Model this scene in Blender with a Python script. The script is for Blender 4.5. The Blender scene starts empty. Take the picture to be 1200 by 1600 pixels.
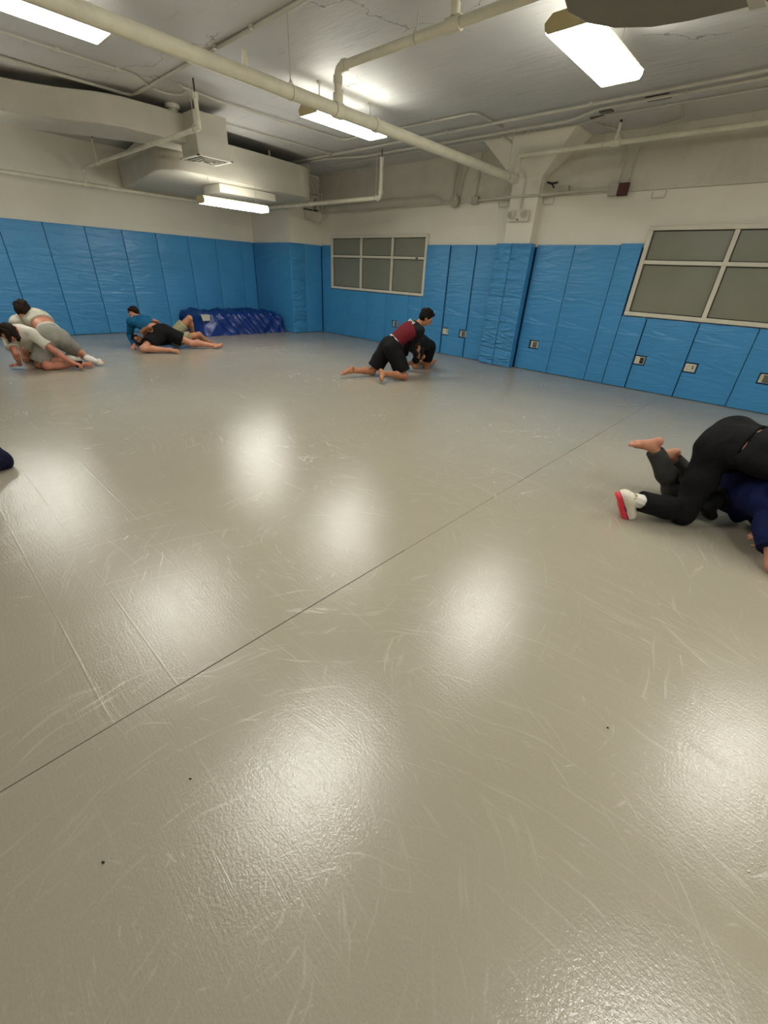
import bpy, bmesh, math, random
from mathutils import Vector, Matrix, noise
random.seed(7)
SC = bpy.context.scene
COL = SC.collection

# ------------------------------------------------------------------ camera, world, exposure
CAM_H = 1.5
PITCH, ROLL, YAW, FPX = -0.51818, 0.0563163, -0.7287650, 651.13
cp, sp, cy, sy = math.cos(PITCH), math.sin(PITCH), math.cos(YAW), math.sin(YAW)
fwd = Vector((sy * cp, cy * cp, sp)); rgt = Vector((cy, -sy, 0)); upv = rgt.cross(fwd)
r2 = rgt * math.cos(ROLL) + upv * math.sin(ROLL)
u2 = -rgt * math.sin(ROLL) + upv * math.cos(ROLL)
cam_data = bpy.data.cameras.new('camera'); cam = bpy.data.objects.new('camera', cam_data)
COL.objects.link(cam)
cam_data.sensor_fit = 'VERTICAL'; cam_data.sensor_height = 36.0
cam_data.lens = FPX / 1600 * 36.0
cam_data.clip_start = 0.02; cam_data.clip_end = 100
m = Matrix((( r2.x, u2.x, -fwd.x, 0), (r2.y, u2.y, -fwd.y, 0), (r2.z, u2.z, -fwd.z, CAM_H), (0, 0, 0, 1)))
cam.matrix_world = m
SC.camera = cam
world = bpy.data.worlds.new('world'); SC.world = world; world.use_nodes = True
world.node_tree.nodes['Background'].inputs[0].default_value = (0.5, 0.5, 0.5, 1)
world.node_tree.nodes['Background'].inputs[1].default_value = 0.02
SC.view_settings.view_transform = 'Standard'; SC.view_settings.look = 'None'
SC.view_settings.exposure = 0.0; SC.view_settings.gamma = 1.0
SC.view_settings.use_curve_mapping = False
LAMP_STRENGTH = 38.0

# ------------------------------------------------------------------ materials
def srgb(r, g, b):
    def c(v):
        v /= 255.0
        return v / 12.92 if v <= 0.04045 else ((v + 0.055) / 1.055) ** 2.4
    return (c(r), c(g), c(b), 1.0)

class NT:
    def __init__(s, name):
        s.m = bpy.data.materials.new(name); s.m.use_nodes = True
        s.t = s.m.node_tree; s.b = s.t.nodes['Principled BSDF']; s.out = s.t.nodes['Material Output']
    def n(s, typ, **kw):
        nd = s.t.nodes.new(typ)
        for k, v in kw.items():
            if k.startswith('i_'):
                nd.inputs[k[2:].replace('_', ' ')].default_value = v
            else:
                setattr(nd, k, v)
        return nd
    def l(s, a, b): s.t.links.new(a, b)
    def math(s, op, a, b=None, clamp=False):
        nd = s.t.nodes.new('ShaderNodeMath'); nd.operation = op; nd.use_clamp = clamp
        for i, v in enumerate((a, b)):
            if v is None: continue
            if isinstance(v, (int, float)): nd.inputs[i].default_value = v
            else: s.l(v, nd.inputs[i])
        return nd.outputs[0]
    def mix(s, f, a, b):
        nd = s.t.nodes.new('ShaderNodeMix'); nd.data_type = 'RGBA'
        if isinstance(f, (int, float)): nd.inputs[0].default_value = f
        else: s.l(f, nd.inputs[0])
        for i, v in ((6, a), (7, b)):
            if isinstance(v, tuple): nd.inputs[i].default_value = v
            else: s.l(v, nd.inputs[i])
        return nd.outputs[2]
    def ramp(s, f, pts):
        nd = s.t.nodes.new('ShaderNodeValToRGB'); s.l(f, nd.inputs[0])
        e = nd.color_ramp.elements
        while len(e) < len(pts): e.new(0.5)
        for el, (p, c) in zip(e, pts):
            el.position = p; el.color = c if isinstance(c, tuple) else (c, c, c, 1)
        return nd.outputs[0]
    def noise(s, vec, scale, detail=4, rough=0.6, dist=0.0):
        nd = s.t.nodes.new('ShaderNodeTexNoise'); nd.inputs['Scale'].default_value = scale
        nd.inputs['Detail'].default_value = detail; nd.inputs['Roughness'].default_value = rough
        nd.inputs['Distortion'].default_value = dist
        if vec is not None: s.l(vec, nd.inputs['Vector'])
        return nd.outputs['Fac']
    def coord(s, kind='Object'):
        return s.t.nodes.new('ShaderNodeTexCoord').outputs[kind]
    def map(s, vec, rot=(0, 0, 0), scale=(1, 1, 1), loc=(0, 0, 0)):
        nd = s.t.nodes.new('ShaderNodeMapping'); s.l(vec, nd.inputs[0])
        nd.inputs['Location'].default_value = loc
        nd.inputs['Rotation'].default_value = rot; nd.inputs['Scale'].default_value = scale
        return nd.outputs[0]
    def bump(s, h, strength, dist=0.01, prev=None):
        nd = s.t.nodes.new('ShaderNodeBump'); s.l(h, nd.inputs['Height'])
        nd.inputs['Strength'].default_value = strength; nd.inputs['Distance'].default_value = dist
        if prev is not None: s.l(prev, nd.inputs['Normal'])
        return nd.outputs[0]
    def setp(s, **kw):
        for k, v in kw.items():
            i = s.b.inputs[k.replace('_', ' ')]
            if hasattr(v, 'links') or hasattr(v, 'is_linked'): s.l(v, i)
            else: i.default_value = v
        return s

def plain(name, col, rough=0.6, var=0.12, vscale=6.0, bscale=40.0, bstr=0.15, bdist=0.004, metal=0.0, spec=0.4):
    t = NT(name); co = t.coord('Object')
    f = t.noise(co, vscale, 5)
    dark = tuple(c * (1 - var) for c in col[:3]) + (1,)
    lite = tuple(min(1, c * (1 + var)) for c in col[:3]) + (1,)
    c = t.ramp(f, [(0.3, dark), (0.7, lite)])
    t.setp(Base_Color=c, Roughness=rough, Metallic=metal)
    t.b.inputs['Specular IOR Level'].default_value = spec
    if bstr: t.l(t.bump(t.noise(co, bscale, 4), bstr, bdist), t.b.inputs['Normal'])
    return t.m

def mat_pad(w_=0.42):
    t = NT('sky_blue_vinyl'); co = t.coord('Object')
    w = t.map(co, rot=(-0.5, 0.65, 0.0), scale=(1.2, 1.2, 5.0))
    n1 = t.noise(w, 2.2, 3, 0.5, 0.8); n2 = t.noise(co, 90, 3)
    n3 = t.noise(t.map(co, loc=(3, 1, 2)), 1.1, 3)
    c = t.ramp(n3, [(0.3, srgb(56, 130, 182)), (0.7, srgb(66, 142, 195))])
    t.setp(Base_Color=c, Roughness=0.36)
    t.b.inputs['Specular IOR Level'].default_value = 0.45
    b1 = t.bump(n1, min(1, w_), 0.05 * max(1, w_))
    t.l(t.bump(n2, 0.06, 0.002, b1), t.b.inputs['Normal'])
    return t.m

def mat_floor():
    t = NT('grey_mat_vinyl'); co = t.coord('Object')
    # swirling scuffs: arcs around scattered centres
    streaks = None
    for k, (sc, fr, thr, loc) in enumerate([(0.42, 60, 0.615, (0, 0, 0)), (0.75, 48, 0.63, (3.3, 1.7, 0)), (0.27, 80, 0.62, (7.1, 4.2, 0))]):
        v = t.map(co, loc=loc)
        vo = t.n('ShaderNodeTexVoronoi', feature='F1'); vo.inputs['Scale'].default_value = sc
        vo.inputs['Randomness'].default_value = 1.0
        t.l(v, vo.inputs['Vector'])
        vm = t.n('ShaderNodeVectorMath', operation='SUBTRACT')
        t.l(v, vm.inputs[0]); t.l(vo.outputs['Position'], vm.inputs[1])
        sx = t.n('ShaderNodeSeparateXYZ'); t.l(vm.outputs[0], sx.inputs[0])
        wob = t.noise(v, 1.6, 2)
        r = t.math('SQRT', t.math('ADD', t.math('MULTIPLY', sx.outputs[0], sx.outputs[0]), t.math('MULTIPLY', sx.outputs[1], sx.outputs[1])))
        r = t.math('ADD', r, t.math('MULTIPLY', wob, 0.18))
        a = t.math('ARCTAN2', sx.outputs[1], sx.outputs[0])
        cb = t.n('ShaderNodeCombineXYZ'); t.l(t.math('MULTIPLY', r, fr), cb.inputs[0])
        t.l(t.math('MULTIPLY', a, 2.6), cb.inputs[1]); t.l(vo.outputs['Distance'], cb.inputs[2])
        n = t.noise(cb.outputs[0], 1.0, 3, 0.6)
        s_ = t.ramp(n, [(thr, 0.0), (thr + 0.08, 1.0)])
        streaks = s_ if streaks is None else t.math('MAXIMUM', streaks, s_)
    for k, (ang, sc) in enumerate([(0.5, (1.3, 80, 1)), (-0.9, (1.6, 60, 1)), (1.4, (1.0, 90, 1)), (2.4, (1.4, 70, 1))]):
        d = t.n('ShaderNodeVectorMath', operation='ADD')
        nz = t.n('ShaderNodeTexNoise'); nz.inputs['Scale'].default_value = 0.9; t.l(co, nz.inputs['Vector'])
        vs_ = t.n('ShaderNodeVectorMath', operation='SCALE'); vs_.inputs['Scale'].default_value = 0.22; t.l(nz.outputs['Color'], vs_.inputs[0])
        t.l(co, d.inputs[0]); t.l(vs_.outputs[0], d.inputs[1])
        n = t.noise(t.map(d.outputs[0], rot=(0, 0, ang), scale=sc, loc=(k * 3.1, k, 0)), 1.0, 3, 0.6)
        s_ = t.ramp(n, [(0.64, 0.0), (0.74, 0.8)])
        streaks = t.math('MAXIMUM', streaks, s_)
    patch = t.ramp(t.noise(co, 0.8, 3), [(0.38, 0.15), (0.62, 1.0)])
    streaks = t.math('MULTIPLY', streaks, patch)
    sep = t.n('ShaderNodeSeparateXYZ'); t.l(co, sep.inputs[0])
    base = t.ramp(t.noise(co, 0.6, 4), [(0.3, srgb(158, 150, 133)), (0.7, srgb(166, 158, 141))])
    fine = t.ramp(t.noise(co, 160, 3), [(0.3, 0.93), (0.7, 1.03)])
    mm = t.n('ShaderNodeMix', data_type='RGBA', blend_type='MULTIPLY'); mm.inputs[0].default_value = 1.0
    t.l(base, mm.inputs[6]); t.l(fine, mm.inputs[7])
    c = t.mix(t.math('MULTIPLY', streaks, 0.5), mm.outputs[2], srgb(196, 189, 172))
    # edges of the mats under the vinyl show as soft ridges
    xs = sep.outputs[0]; ys = sep.outputs[1]
    def line(v, pos, w):
        return t.math('SUBTRACT', 1.0, t.math('DIVIDE', t.math('ABSOLUTE', t.math('SUBTRACT', v, pos)), w), clamp=True)
    left = t.math('LESS_THAN', xs, -1.34)
    ridge = None
    for p in (0.05, 0.29, 0.66, 0.94):
        q = t.math('MULTIPLY', line(ys, p, 0.006), left)
        ridge = q if ridge is None else t.math('MAXIMUM', ridge, q)
    cross = t.math('MULTIPLY', line(xs, -3.49, 0.006), t.math('LESS_THAN', t.math('ABSOLUTE', t.math('SUBTRACT', ys, 0.8)), 0.55))
    ridge = t.math('MAXIMUM', ridge, cross)
    faint = t.ramp(t.noise(co, 1.3, 2), [(0.4, 0.0), (0.55, 1.0)])
    ridge = t.math('MULTIPLY', ridge, faint)
    t.setp(Base_Color=c)
    rg = t.math('ADD', t.ramp(t.noise(co, 1.4, 4), [(0.3, 0.15), (0.7, 0.21)]), t.math('MULTIPLY', streaks, 0.10))
    t.l(rg, t.b.inputs['Roughness'])
    t.b.inputs['Specular IOR Level'].default_value = 0.72
    b0 = t.bump(ridge, 0.22, 0.0025)
    # fine criss-cross scratches that break up the shine
    scr = None
    for k, (ang, sc) in enumerate([(0.3, (2.0, 90, 1)), (1.2, (2.4, 80, 1)), (-0.7, (1.6, 100, 1)), (2.2, (2.2, 85, 1))]):
        n = t.noise(t.map(d.outputs[0], rot=(0, 0, ang), scale=sc, loc=(k * 1.7, 2 * k, 0)), 1.0, 2, 0.6)
        scr = n if scr is None else t.math('MAXIMUM', scr, n)
    b1 = t.bump(scr, 0.12, 0.004, b0)
    b2 = t.bump(t.noise(co, 95, 3, 0.65), 0.26, 0.004, b1)
    cuts = None
    for k, (ang, sc) in enumerate([(0.9, (1.1, 26, 1)), (-0.35, (1.4, 22, 1)), (2.0, (0.9, 30, 1)), (1.35, (1.6, 24, 1))]):
        n = t.noise(t.map(d.outputs[0], rot=(0, 0, ang), scale=sc, loc=(5 * k + 2.2, 1.3 * k, 0)), 1.0, 2, 0.5)
        q = t.math('SUBTRACT', 1.0, t.math('MULTIPLY', t.math('ABSOLUTE', t.math('SUBTRACT', n, 0.66)), 55), clamp=True)
        cuts = q if cuts is None else t.math('MAXIMUM', cuts, q)
    b3 = t.bump(t.math('MULTIPLY', t.math('MULTIPLY', cuts, patch), -1.0), 0.10, 0.002, b2)
    t.l(t.bump(streaks, 0.10, 0.003, b3), t.b.inputs['Normal'])
    return t.m

def mat_ceiling():
    t = NT('painted_concrete_ceiling'); co = t.coord('Object')
    base = t.ramp(t.noise(co, 0.7, 5), [(0.3, srgb(186, 185, 181)), (0.7, srgb(200, 199, 195))])
    st = t.ramp(t.noise(t.map(co, scale=(1.0, 9.0, 1)), 1.6, 4), [(0.60, 0.0), (0.72, 1.0)])
    c = t.mix(t.math('MULTIPLY', st, 0.25), base, srgb(128, 123, 112))
    fl = t.ramp(t.noise(t.map(co, scale=(1.5, 22.0, 1), loc=(2, 5, 0)), 1.2, 3), [(0.70, 0.0), (0.715, 1.0)])
    c = t.mix(t.math('MULTIPLY', fl, 0.7), c, srgb(205, 203, 192))
    crack = t.n('ShaderNodeTexVoronoi', feature='DISTANCE_TO_EDGE'); crack.inputs['Scale'].default_value = 0.35
    dd = t.n('ShaderNodeVectorMath', operation='ADD'); nz = t.n('ShaderNodeTexNoise'); nz.inputs['Scale'].default_value = 2.2
    nz.inputs['Detail'].default_value = 6
    t.l(co, nz.inputs['Vector']); t.l(co, dd.inputs[0]); t.l(nz.outputs['Color'], dd.inputs[1]); t.l(dd.outputs[0], crack.inputs['Vector'])
    ck = t.ramp(crack.outputs['Distance'], [(0.0, 1.0), (0.004, 0.0)])
    ck = t.math('MULTIPLY', ck, t.ramp(t.noise(co, 0.9, 2), [(0.5, 0.0), (0.58, 0.8)]))
    c = t.mix(ck, c, srgb(70, 64, 54))
    t.setp(Base_Color=c, Roughness=0.62)
    b = t.bump(t.noise(t.map(co, scale=(1, 5, 1)), 3.0, 5), 0.35, 0.02)
    t.l(t.bump(t.noise(co, 60, 4), 0.25, 0.004, b), t.b.inputs['Normal'])
    return t.m

def mat_wall(name, a, b_, blocks=True, stain=None, rough=0.6):
    t = NT(name); co = t.coord('Object')
    c = t.ramp(t.noise(co, 0.9, 5), [(0.3, a), (0.7, b_)])
    if stain:
        s_ = t.ramp(t.noise(t.map(co, scale=(1.0, 1.0, 0.8)), 2.6, 6, 0.7), [(0.48, 0.0), (0.70, 1.0)])
        c = t.mix(t.math('MULTIPLY', s_, 0.30), c, stain)
    t.setp(Base_Color=c, Roughness=rough)
    bm_ = t.bump(t.noise(co, 70, 4), 0.25, 0.003)
    if blocks:
        sep = t.n('ShaderNodeSeparateXYZ'); t.l(co, sep.inputs[0])
        cb = t.n('ShaderNodeCombineXYZ'); t.l(t.math('ADD', sep.outputs[0], sep.outputs[1]), cb.inputs[0]); t.l(sep.outputs[2], cb.inputs[1])
        br = t.n('ShaderNodeTexBrick'); t.l(cb.outputs[0], br.inputs['Vector'])
        br.inputs['Scale'].default_value = 1.0; br.inputs['Brick Width'].default_value = 0.4; br.inputs['Row Height'].default_value = 0.2
        br.inputs['Mortar Size'].default_value = 0.006; br.inputs['Mortar Smooth'].default_value = 0.8
        bm_ = t.bump(t.math('SUBTRACT', 1.0, br.outputs['Fac']), 0.22, 0.004, bm_)
    t.l(bm_, t.b.inputs['Normal'])
    return t.m

def mat_cloth(name, col, var=0.15, fold=0.5, rough=0.85, spec=0.2, bscale=9.0):
    t = NT(name); co = t.coord('Object')
    f = t.noise(co, 7, 4)
    c = t.ramp(f, [(0.3, tuple(v * (1 - var) for v in col[:3]) + (1,)), (0.7, tuple(min(1, v * (1 + var)) for v in col[:3]) + (1,))])
    t.setp(Base_Color=c, Roughness=rough); t.b.inputs['Specular IOR Level'].default_value = spec
    b0 = t.bump(t.noise(co, bscale, 3, 0.5, 1.2), fold, 0.03)
    t.l(t.bump(t.noise(co, 300, 2), 0.2, 0.001, b0), t.b.inputs['Normal'])
    return t.m

def mat_skin(name, col, red):
    t = NT(name); co = t.coord('Object')
    c = t.ramp(t.noise(co, 9, 4), [(0.32, col), (0.72, red)])
    t.setp(Base_Color=c, Roughness=0.52)
    t.b.inputs['Specular IOR Level'].default_value = 0.35
    t.b.inputs['Subsurface Weight'].default_value = 0.06
    t.b.inputs['Subsurface Radius'].default_value = (0.02, 0.008, 0.004)
    t.l(t.bump(t.noise(co, 120, 3), 0.15, 0.001), t.b.inputs['Normal'])
    return t.m

def mat_hair(name, col):
    t = NT(name); co = t.coord('Object')
    n = t.noise(t.map(co, scale=(1, 1, 0.25)), 70, 3, 0.6, 1.5)
    c = t.ramp(n, [(0.35, tuple(v * 0.45 for v in col[:3]) + (1,)), (0.7, col)])
    t.setp(Base_Color=c, Roughness=0.75); t.b.inputs['Specular IOR Level'].default_value = 0.15; t.l(t.bump(n, 0.6, 0.006), t.b.inputs['Normal'])
    return t.m

def mat_lamp(k=1.0):
    t = NT('lit_prismatic_diffuser'); co = t.coord('Object')
    sep = t.n('ShaderNodeSeparateXYZ'); t.l(co, sep.inputs[0])
    ax = t.math('ABSOLUTE', sep.outputs[0])
    d = t.math('SUBTRACT', ax, 0.095)
    g = t.math('POWER', 2.718, t.math('MULTIPLY', t.math('MULTIPLY', d, d), -450))
    st = t.math('MULTIPLY', t.math('ADD', 0.45, t.math('MULTIPLY', g, 0.75)), LAMP_STRENGTH * k)
    t.setp(Base_Color=(0.75, 0.75, 0.72, 1), Roughness=0.35)
    t.b.inputs['Emission Color'].default_value = (1.0, 0.985, 0.91, 1)
    t.l(st, t.b.inputs['Emission Strength'])
    return t.m

MAT = dict(
    pad=mat_pad(), pad_wrinkled=mat_pad(2.0), floor=mat_floor(), ceiling=mat_ceiling(),
    wall=mat_wall('cream_painted_block', srgb(216, 211, 195), srgb(226, 221, 205)),
    beam=mat_wall('stained_rough_concrete', srgb(188, 183, 168), srgb(204, 199, 184), False, srgb(150, 142, 124), 0.75),
    backing=plain('navy_backing', srgb(14, 50, 84), 0.7),
    frame=plain('white_window_paint', srgb(205, 200, 184), 0.45, 0.05),
    pane=None, pipe=plain('cream_painted_pipe', srgb(216, 211, 190), 0.42, 0.10, 5, 60, 0.2),
    conduit=plain('grey_painted_conduit', srgb(190, 186, 172), 0.45, 0.08),
    duct=plain('painted_duct', srgb(192, 187, 172), 0.55, 0.07, 2.5, 30, 0.15),
    duct_dark=plain('dark_duct_wrap', srgb(124, 118, 106), 0.7, 0.08, 2.5),
    metal=plain('lamp_housing_paint', srgb(198, 184, 138), 0.4, 0.05),
    box=plain('junction_box_paint', srgb(170, 166, 152), 0.45, 0.08),
    dark=plain('dark_metal', srgb(40, 36, 32), 0.5),
    red=plain('dark_red_plate', srgb(70, 26, 24), 0.45),
    plate=plain('cream_outlet_plate', srgb(204, 198, 178), 0.35, 0.04),
    greyplug=plain('grey_outlet_device', srgb(96, 92, 84), 0.4),
    black=plain('black_plastic', srgb(16, 16, 16), 0.4),
    white=plain('white_plastic', srgb(214, 208, 190), 0.4, 0.04),
    lens=plain('clear_lamp_lens', srgb(170, 165, 150), 0.2, 0.04),
    tarp=mat_cloth('royal_blue_tarpaulin', srgb(14, 48, 118), 0.2, 0.8, 0.33, 0.5, 5.0),
    sign=plain('white_label', srgb(215, 212, 196), 0.5, 0.05),
    lamp=mat_lamp(), lamp_new=mat_lamp(1.05), seam=plain('dark_floor_seam', srgb(46, 42, 38), 0.8),
)
def mat_pane():
    t = NT('frosted_window_film'); co = t.coord('Object')
    c = t.ramp(t.noise(co, 0.8, 3), [(0.3, srgb(118, 118, 102)), (0.7, srgb(130, 130, 114))])
    t.setp(Base_Color=c, Roughness=0.30); t.b.inputs['Specular IOR Level'].default_value = 0.5
    t.b.inputs['Coat Weight'].default_value = 0.3; t.b.inputs['Coat Roughness'].default_value = 0.08
    t.l(t.bump(t.noise(co, 2.0, 2), 0.1, 0.01), t.b.inputs['Normal'])
    return t.m
MAT['pane'] = mat_pane()

# ------------------------------------------------------------------ mesh helpers
def link(name, mesh, mat=None, parent=None):
    o = bpy.data.objects.new(name, mesh); COL.objects.link(o)
    if mat is not None: mesh.materials.append(mat)
    if parent is not None: o.parent = parent
    return o
def obj(name, bm, mat, parent=None, smooth=False):
    bmesh.ops.recalc_face_normals(bm, faces=bm.faces)
    me = bpy.data.meshes.new(name); bm.to_mesh(me); bm.free()
    if smooth:
        for p in me.polygons: p.use_smooth = True
    return link(name, me, mat, parent)
def smooth_by_angle(o, ang=0.7):
    me = o.data
    for p in me.polygons: p.use_smooth = True
    bm = bmesh.new(); bm.from_mesh(me)
    for e in bm.edges:
        e.smooth = not (len(e.link_faces) == 2 and e.calc_face_angle(0) > ang)
    bm.to_mesh(me); bm.free()
def tag(o, label=None, cat=None, group=None, kind=None):
    if label: o['label'] = label
    if cat: o['category'] = cat
    if group: o['group'] = group
    if kind: o['kind'] = kind
    return o
def empty(name, loc, label, cat, group=None, rz=0.0):
    o = bpy.data.objects.new(name, None); COL.objects.link(o)
    o.location = loc; o.rotation_euler = (0, 0, rz); o.empty_display_size = 0.1
    return tag(o, label, cat, group)
def bx(bm, x0, x1, y0, y1, z0, z1, bev=0.0):
    r = bmesh.ops.create_cube(bm, size=1.0)
    for v in r['verts']:
        v.co = Vector((x0 + (v.co.x + .5) * (x1 - x0), y0 + (v.co.y + .5) * (y1 - y0), z0 + (v.co.z + .5) * (z1 - z0)))
    if bev:
        es = {e for v in r['verts'] for e in v.link_edges}
        bmesh.ops.bevel(bm, geom=list(es), offset=bev, segments=2, affect='EDGES', profile=0.5)
def box(name, dims, mat, parent=None, bev=0.0):
    bm = bmesh.new(); bx(bm, *dims, bev=bev); return obj(name, bm, mat, parent)
def prism(name, pts, z0, z1, mat, parent=None, bev=0.0):
    """pts: (x, y) footprint, extruded from z0 to z1"""
    bm = bmesh.new()
    lo = [bm.verts.new((x, y, z0)) for x, y in pts]; hi = [bm.verts.new((x, y, z1)) for x, y in pts]
    bm.faces.new(lo); bm.faces.new(hi[::-1])
    n = len(pts)
    for i in range(n): bm.faces.new((lo[i], hi[i], hi[(i + 1) % n], lo[(i + 1) % n]))
    if bev: bmesh.ops.bevel(bm, geom=bm.edges[:], offset=bev, segments=2, affect='EDGES', profile=0.5)
    return obj(name, bm, mat, parent)
def fillet(pts, rad, seg=5):
    P = [Vector(p) for p in pts]; out = [P[0]]
    for i in range(1, len(P) - 1):
        a, b, c = P[i - 1], P[i], P[i + 1]
        d1, d2 = (a - b), (c - b)
        l1, l2 = d1.length, d2.length
        if l1 < 1e-6 or l2 < 1e-6: continue
        r = min(rad, l1 * .45, l2 * .45)
        p0 = b + d1.normalized() * r; p1 = b + d2.normalized() * r
        for k in range(seg + 1):
            t = k / seg
            out.append((1 - t) ** 2 * p0 + 2 * t * (1 - t) * b + t * t * p1)
    out.append(P[-1]); return out
def tube_bm(bm, pts, r, n=10, rad=None, taper=None):
    P = fillet(pts, rad, 5) if rad else [Vector(p) for p in pts]
    prev = None; rings = []
    for i, p in enumerate(P):
        t = (P[min(i + 1, len(P) - 1)] - P[max(i - 1, 0)]).normalized()
        if prev is None:
            u = t.orthogonal().normalized()
        else:
            u = (prev - t * prev.dot(t)).normalized()
        prev = u; v = t.cross(u)
        rr = r if taper is None else taper[i]
        rings.append([bm.verts.new(p + (u * math.cos(2 * math.pi * k / n) + v * math.sin(2 * math.pi * k / n)) * rr) for k in range(n)])
    for a, b in zip(rings, rings[1:]):
        for k in range(n): bm.faces.new((a[k], a[(k + 1) % n], b[(k + 1) % n], b[k]))
    bm.faces.new(rings[0][::-1]); bm.faces.new(rings[-1])
def tube(name, pts, r, mat, parent=None, n=12, rad=None):
    bm = bmesh.new(); tube_bm(bm, pts, r, n, rad)
    o = obj(name, bm, mat, parent); smooth_by_angle(o); return o
def collar(bm, c, ax, r, h, n=14):
    c = Vector(c); ax = Vector(ax).normalized()
    tube_bm(bm, [c - ax * h / 2, c + ax * h / 2], r, n)
# ------------------------------------------------------------------ the room shell
CEIL = 3.49
XL, YR, XB, YB = -11.75, 8.26, 5.2, -6.2            # left wall, window wall, wall behind on the right, wall behind
def S(o, label=None): o['kind'] = 'structure'; return o
bm = bmesh.new(); bx(bm, XL - .2, XB + .2, YB - .2, YR + .2, -0.1, 0.0); S(obj('floor', bm, MAT['floor']))
bm = bmesh.new(); bx(bm, XL - .2, XB + .2, YB - .2, YR + .2, CEIL, CEIL + .15); S(obj('ceiling', bm, MAT['ceiling']))
S(box('wall_left', (XL - .15, XL, YB, YR + .1, 0, CEIL), MAT['wall']))
# window wall built around its two openings
W1 = (-9.62, -6.52, 1.12, 2.27); W2 = (-2.29, 0.98, 1.12, 2.32)
bm = bmesh.new()
yy = (YR, YR + .15)
bx(bm, XL, XB, *yy, 0, 1.12); bx(bm, XL, W1[0], *yy, 1.12, CEIL); bx(bm, W1[1], W2[0], *yy, 1.12, CEIL)
bx(bm, W2[1], XB, *yy, 1.12, CEIL); bx(bm, W1[0], W1[1], *yy, W1[3], CEIL); bx(bm, W2[0], W2[1], *yy, W2[3], CEIL)
S(obj('wall_right', bm, MAT['wall']))
S(box('wall_back', (XL, XB, YB - .15, YB, 0, CEIL), MAT['wall']))
S(box('wall_near', (XB, XB + .15, YB, YR, 0, CEIL), MAT['wall']))
# corner pier (left wall meets window wall) and the pilaster with its flared head
S(box('trim_1', (XL, -10.08, 7.27, YR, 0, CEIL), MAT['wall']))
bm = bmesh.new(); bx(bm, -4.66, -4.14, 8.08, YR, 0, 3.02)
v = [bm.verts.new(p) for p in ((-4.66, 8.08, 3.02), (-4.14, 8.08, 3.02), (-4.14, YR, 3.02), (-4.66, YR, 3.02),
     (-5.05, 7.60, CEIL), (-3.50, 7.60, CEIL), (-3.50, YR, CEIL), (-5.05, YR, CEIL))]
for f in ((0, 1, 5, 4), (1, 2, 6, 5), (2, 3, 7, 6), (3, 0, 4, 7), (0, 3, 2, 1), (4, 5, 6, 7)): bm.faces.new([v[i] for i in f])
S(obj('trim_2', bm, MAT['wall']))
# rough concrete edge beam above the windows
bm = bmesh.new(); bx(bm, -10.08, -4.66, 8.215, YR, 2.76, CEIL); bx(bm, -4.14, XB, 8.215, YR, 2.765, CEIL)
S(obj('trim_3', bm, MAT['beam']))
# long dark joint between the two runs of floor vinyl
bm = bmesh.new()
yv = -6.0
rnd = random.Random(3)
while yv < 8.1:
    ln = rnd.uniform(.15, .8); w = rnd.choice([.0008, .0012, .002, .0035])
    bx(bm, -1.332 - w / 2, -1.332 + w / 2, yv, min(8.1, yv + ln), -0.001, 0.0012); yv += ln
S(obj('trim_4', bm, MAT['seam']))
# navy strip behind the pads, seen only in their joints
bm = bmesh.new(); bx(bm, XL, XL + .012, YB, 7.27, 0, 2.05)
bx(bm, XL, -10.08, 7.258, 7.27, 0, 2.05); bx(bm, -10.08, -10.068, 7.27, YR, 0, 2.05)
bx(bm, -10.08, W1[0] - .03, 8.248, YR, 0, 2.05); bx(bm, W1[0] - .03, W1[1] + .03, 8.248, YR, 0, 1.06); bx(bm, W1[1] + .03, W2[0] - .03, 8.248, YR, 0, 2.05)
bx(bm, W2[0] - .03, 1.0, 8.248, YR, 0, 1.06)
S(obj('trim_5', bm, MAT['backing']))

# ------------------------------------------------------------------ windows
def window(n, x0, x1, z0, z1, mull, zm, fw):
    y = 8.19
    root = bpy.data.objects.new('window_%d' % n, None); COL.objects.link(root)
    root.location = ((x0 + x1) / 2, 8.2, z0); S(root)
    off = Vector(root.location)
    def put(o):
        o.location = -off; o.parent = root; return o
    bm = bmesh.new()
    bx(bm, x0, x1, y, YR + .05, z0, z0 + fw, .006); bx(bm, x0, x1, y, YR + .05, z1 - fw, z1, .006)
    bx(bm, x0, x0 + fw, y, YR + .05, z0 + fw, z1 - fw, .006); bx(bm, x1 - fw, x1, y, YR + .05, z0 + fw, z1 - fw, .006)
    for xm in mull: bx(bm, xm - fw * .5, xm + fw * .5, y + .005, YR + .05, z0 + fw, z1 - fw, .005)
    bx(bm, x0 + fw, x1 - fw, y + .003, YR + .05, zm - fw * .45, zm + fw * .45, .005)
    put(obj('window_frame', bm, MAT['frame']))
    xs = [x0 + fw] + [q for xm in mull for q in (xm - fw * .5, xm + fw * .5)] + [x1 - fw]
    for i in range(0, len(xs), 2):
        for za, zb in ((z0 + fw, zm - fw * .45), (zm + fw * .45, z1 - fw)):
            # dark gasket then pane
            bm = bmesh.new(); e = .012
            for a in ((xs[i], xs[i] + e, za, zb), (xs[i + 1] - e, xs[i + 1], za, zb), (xs[i] + e, xs[i + 1] - e, za, za + e), (xs[i] + e, xs[i + 1] - e, zb - e, zb)):
                bx(bm, a[0], a[1], y + .045, y + .06, a[2], a[3])
            g = put(obj('gasket', bm, MAT['dark']))
            p = put(box('pane', (xs[i] + e, xs[i + 1] - e, y + .05, y + .058, za + e, zb - e), MAT['pane']))
    return root
w1 = window(1, -9.64, -6.52, 1.11, 2.27, (-8.54, -7.52), 1.835, .055)
w2 = window(2, -2.30, 0.98, 1.11, 2.32, (-1.20, -0.10), 1.855, .058)
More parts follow.
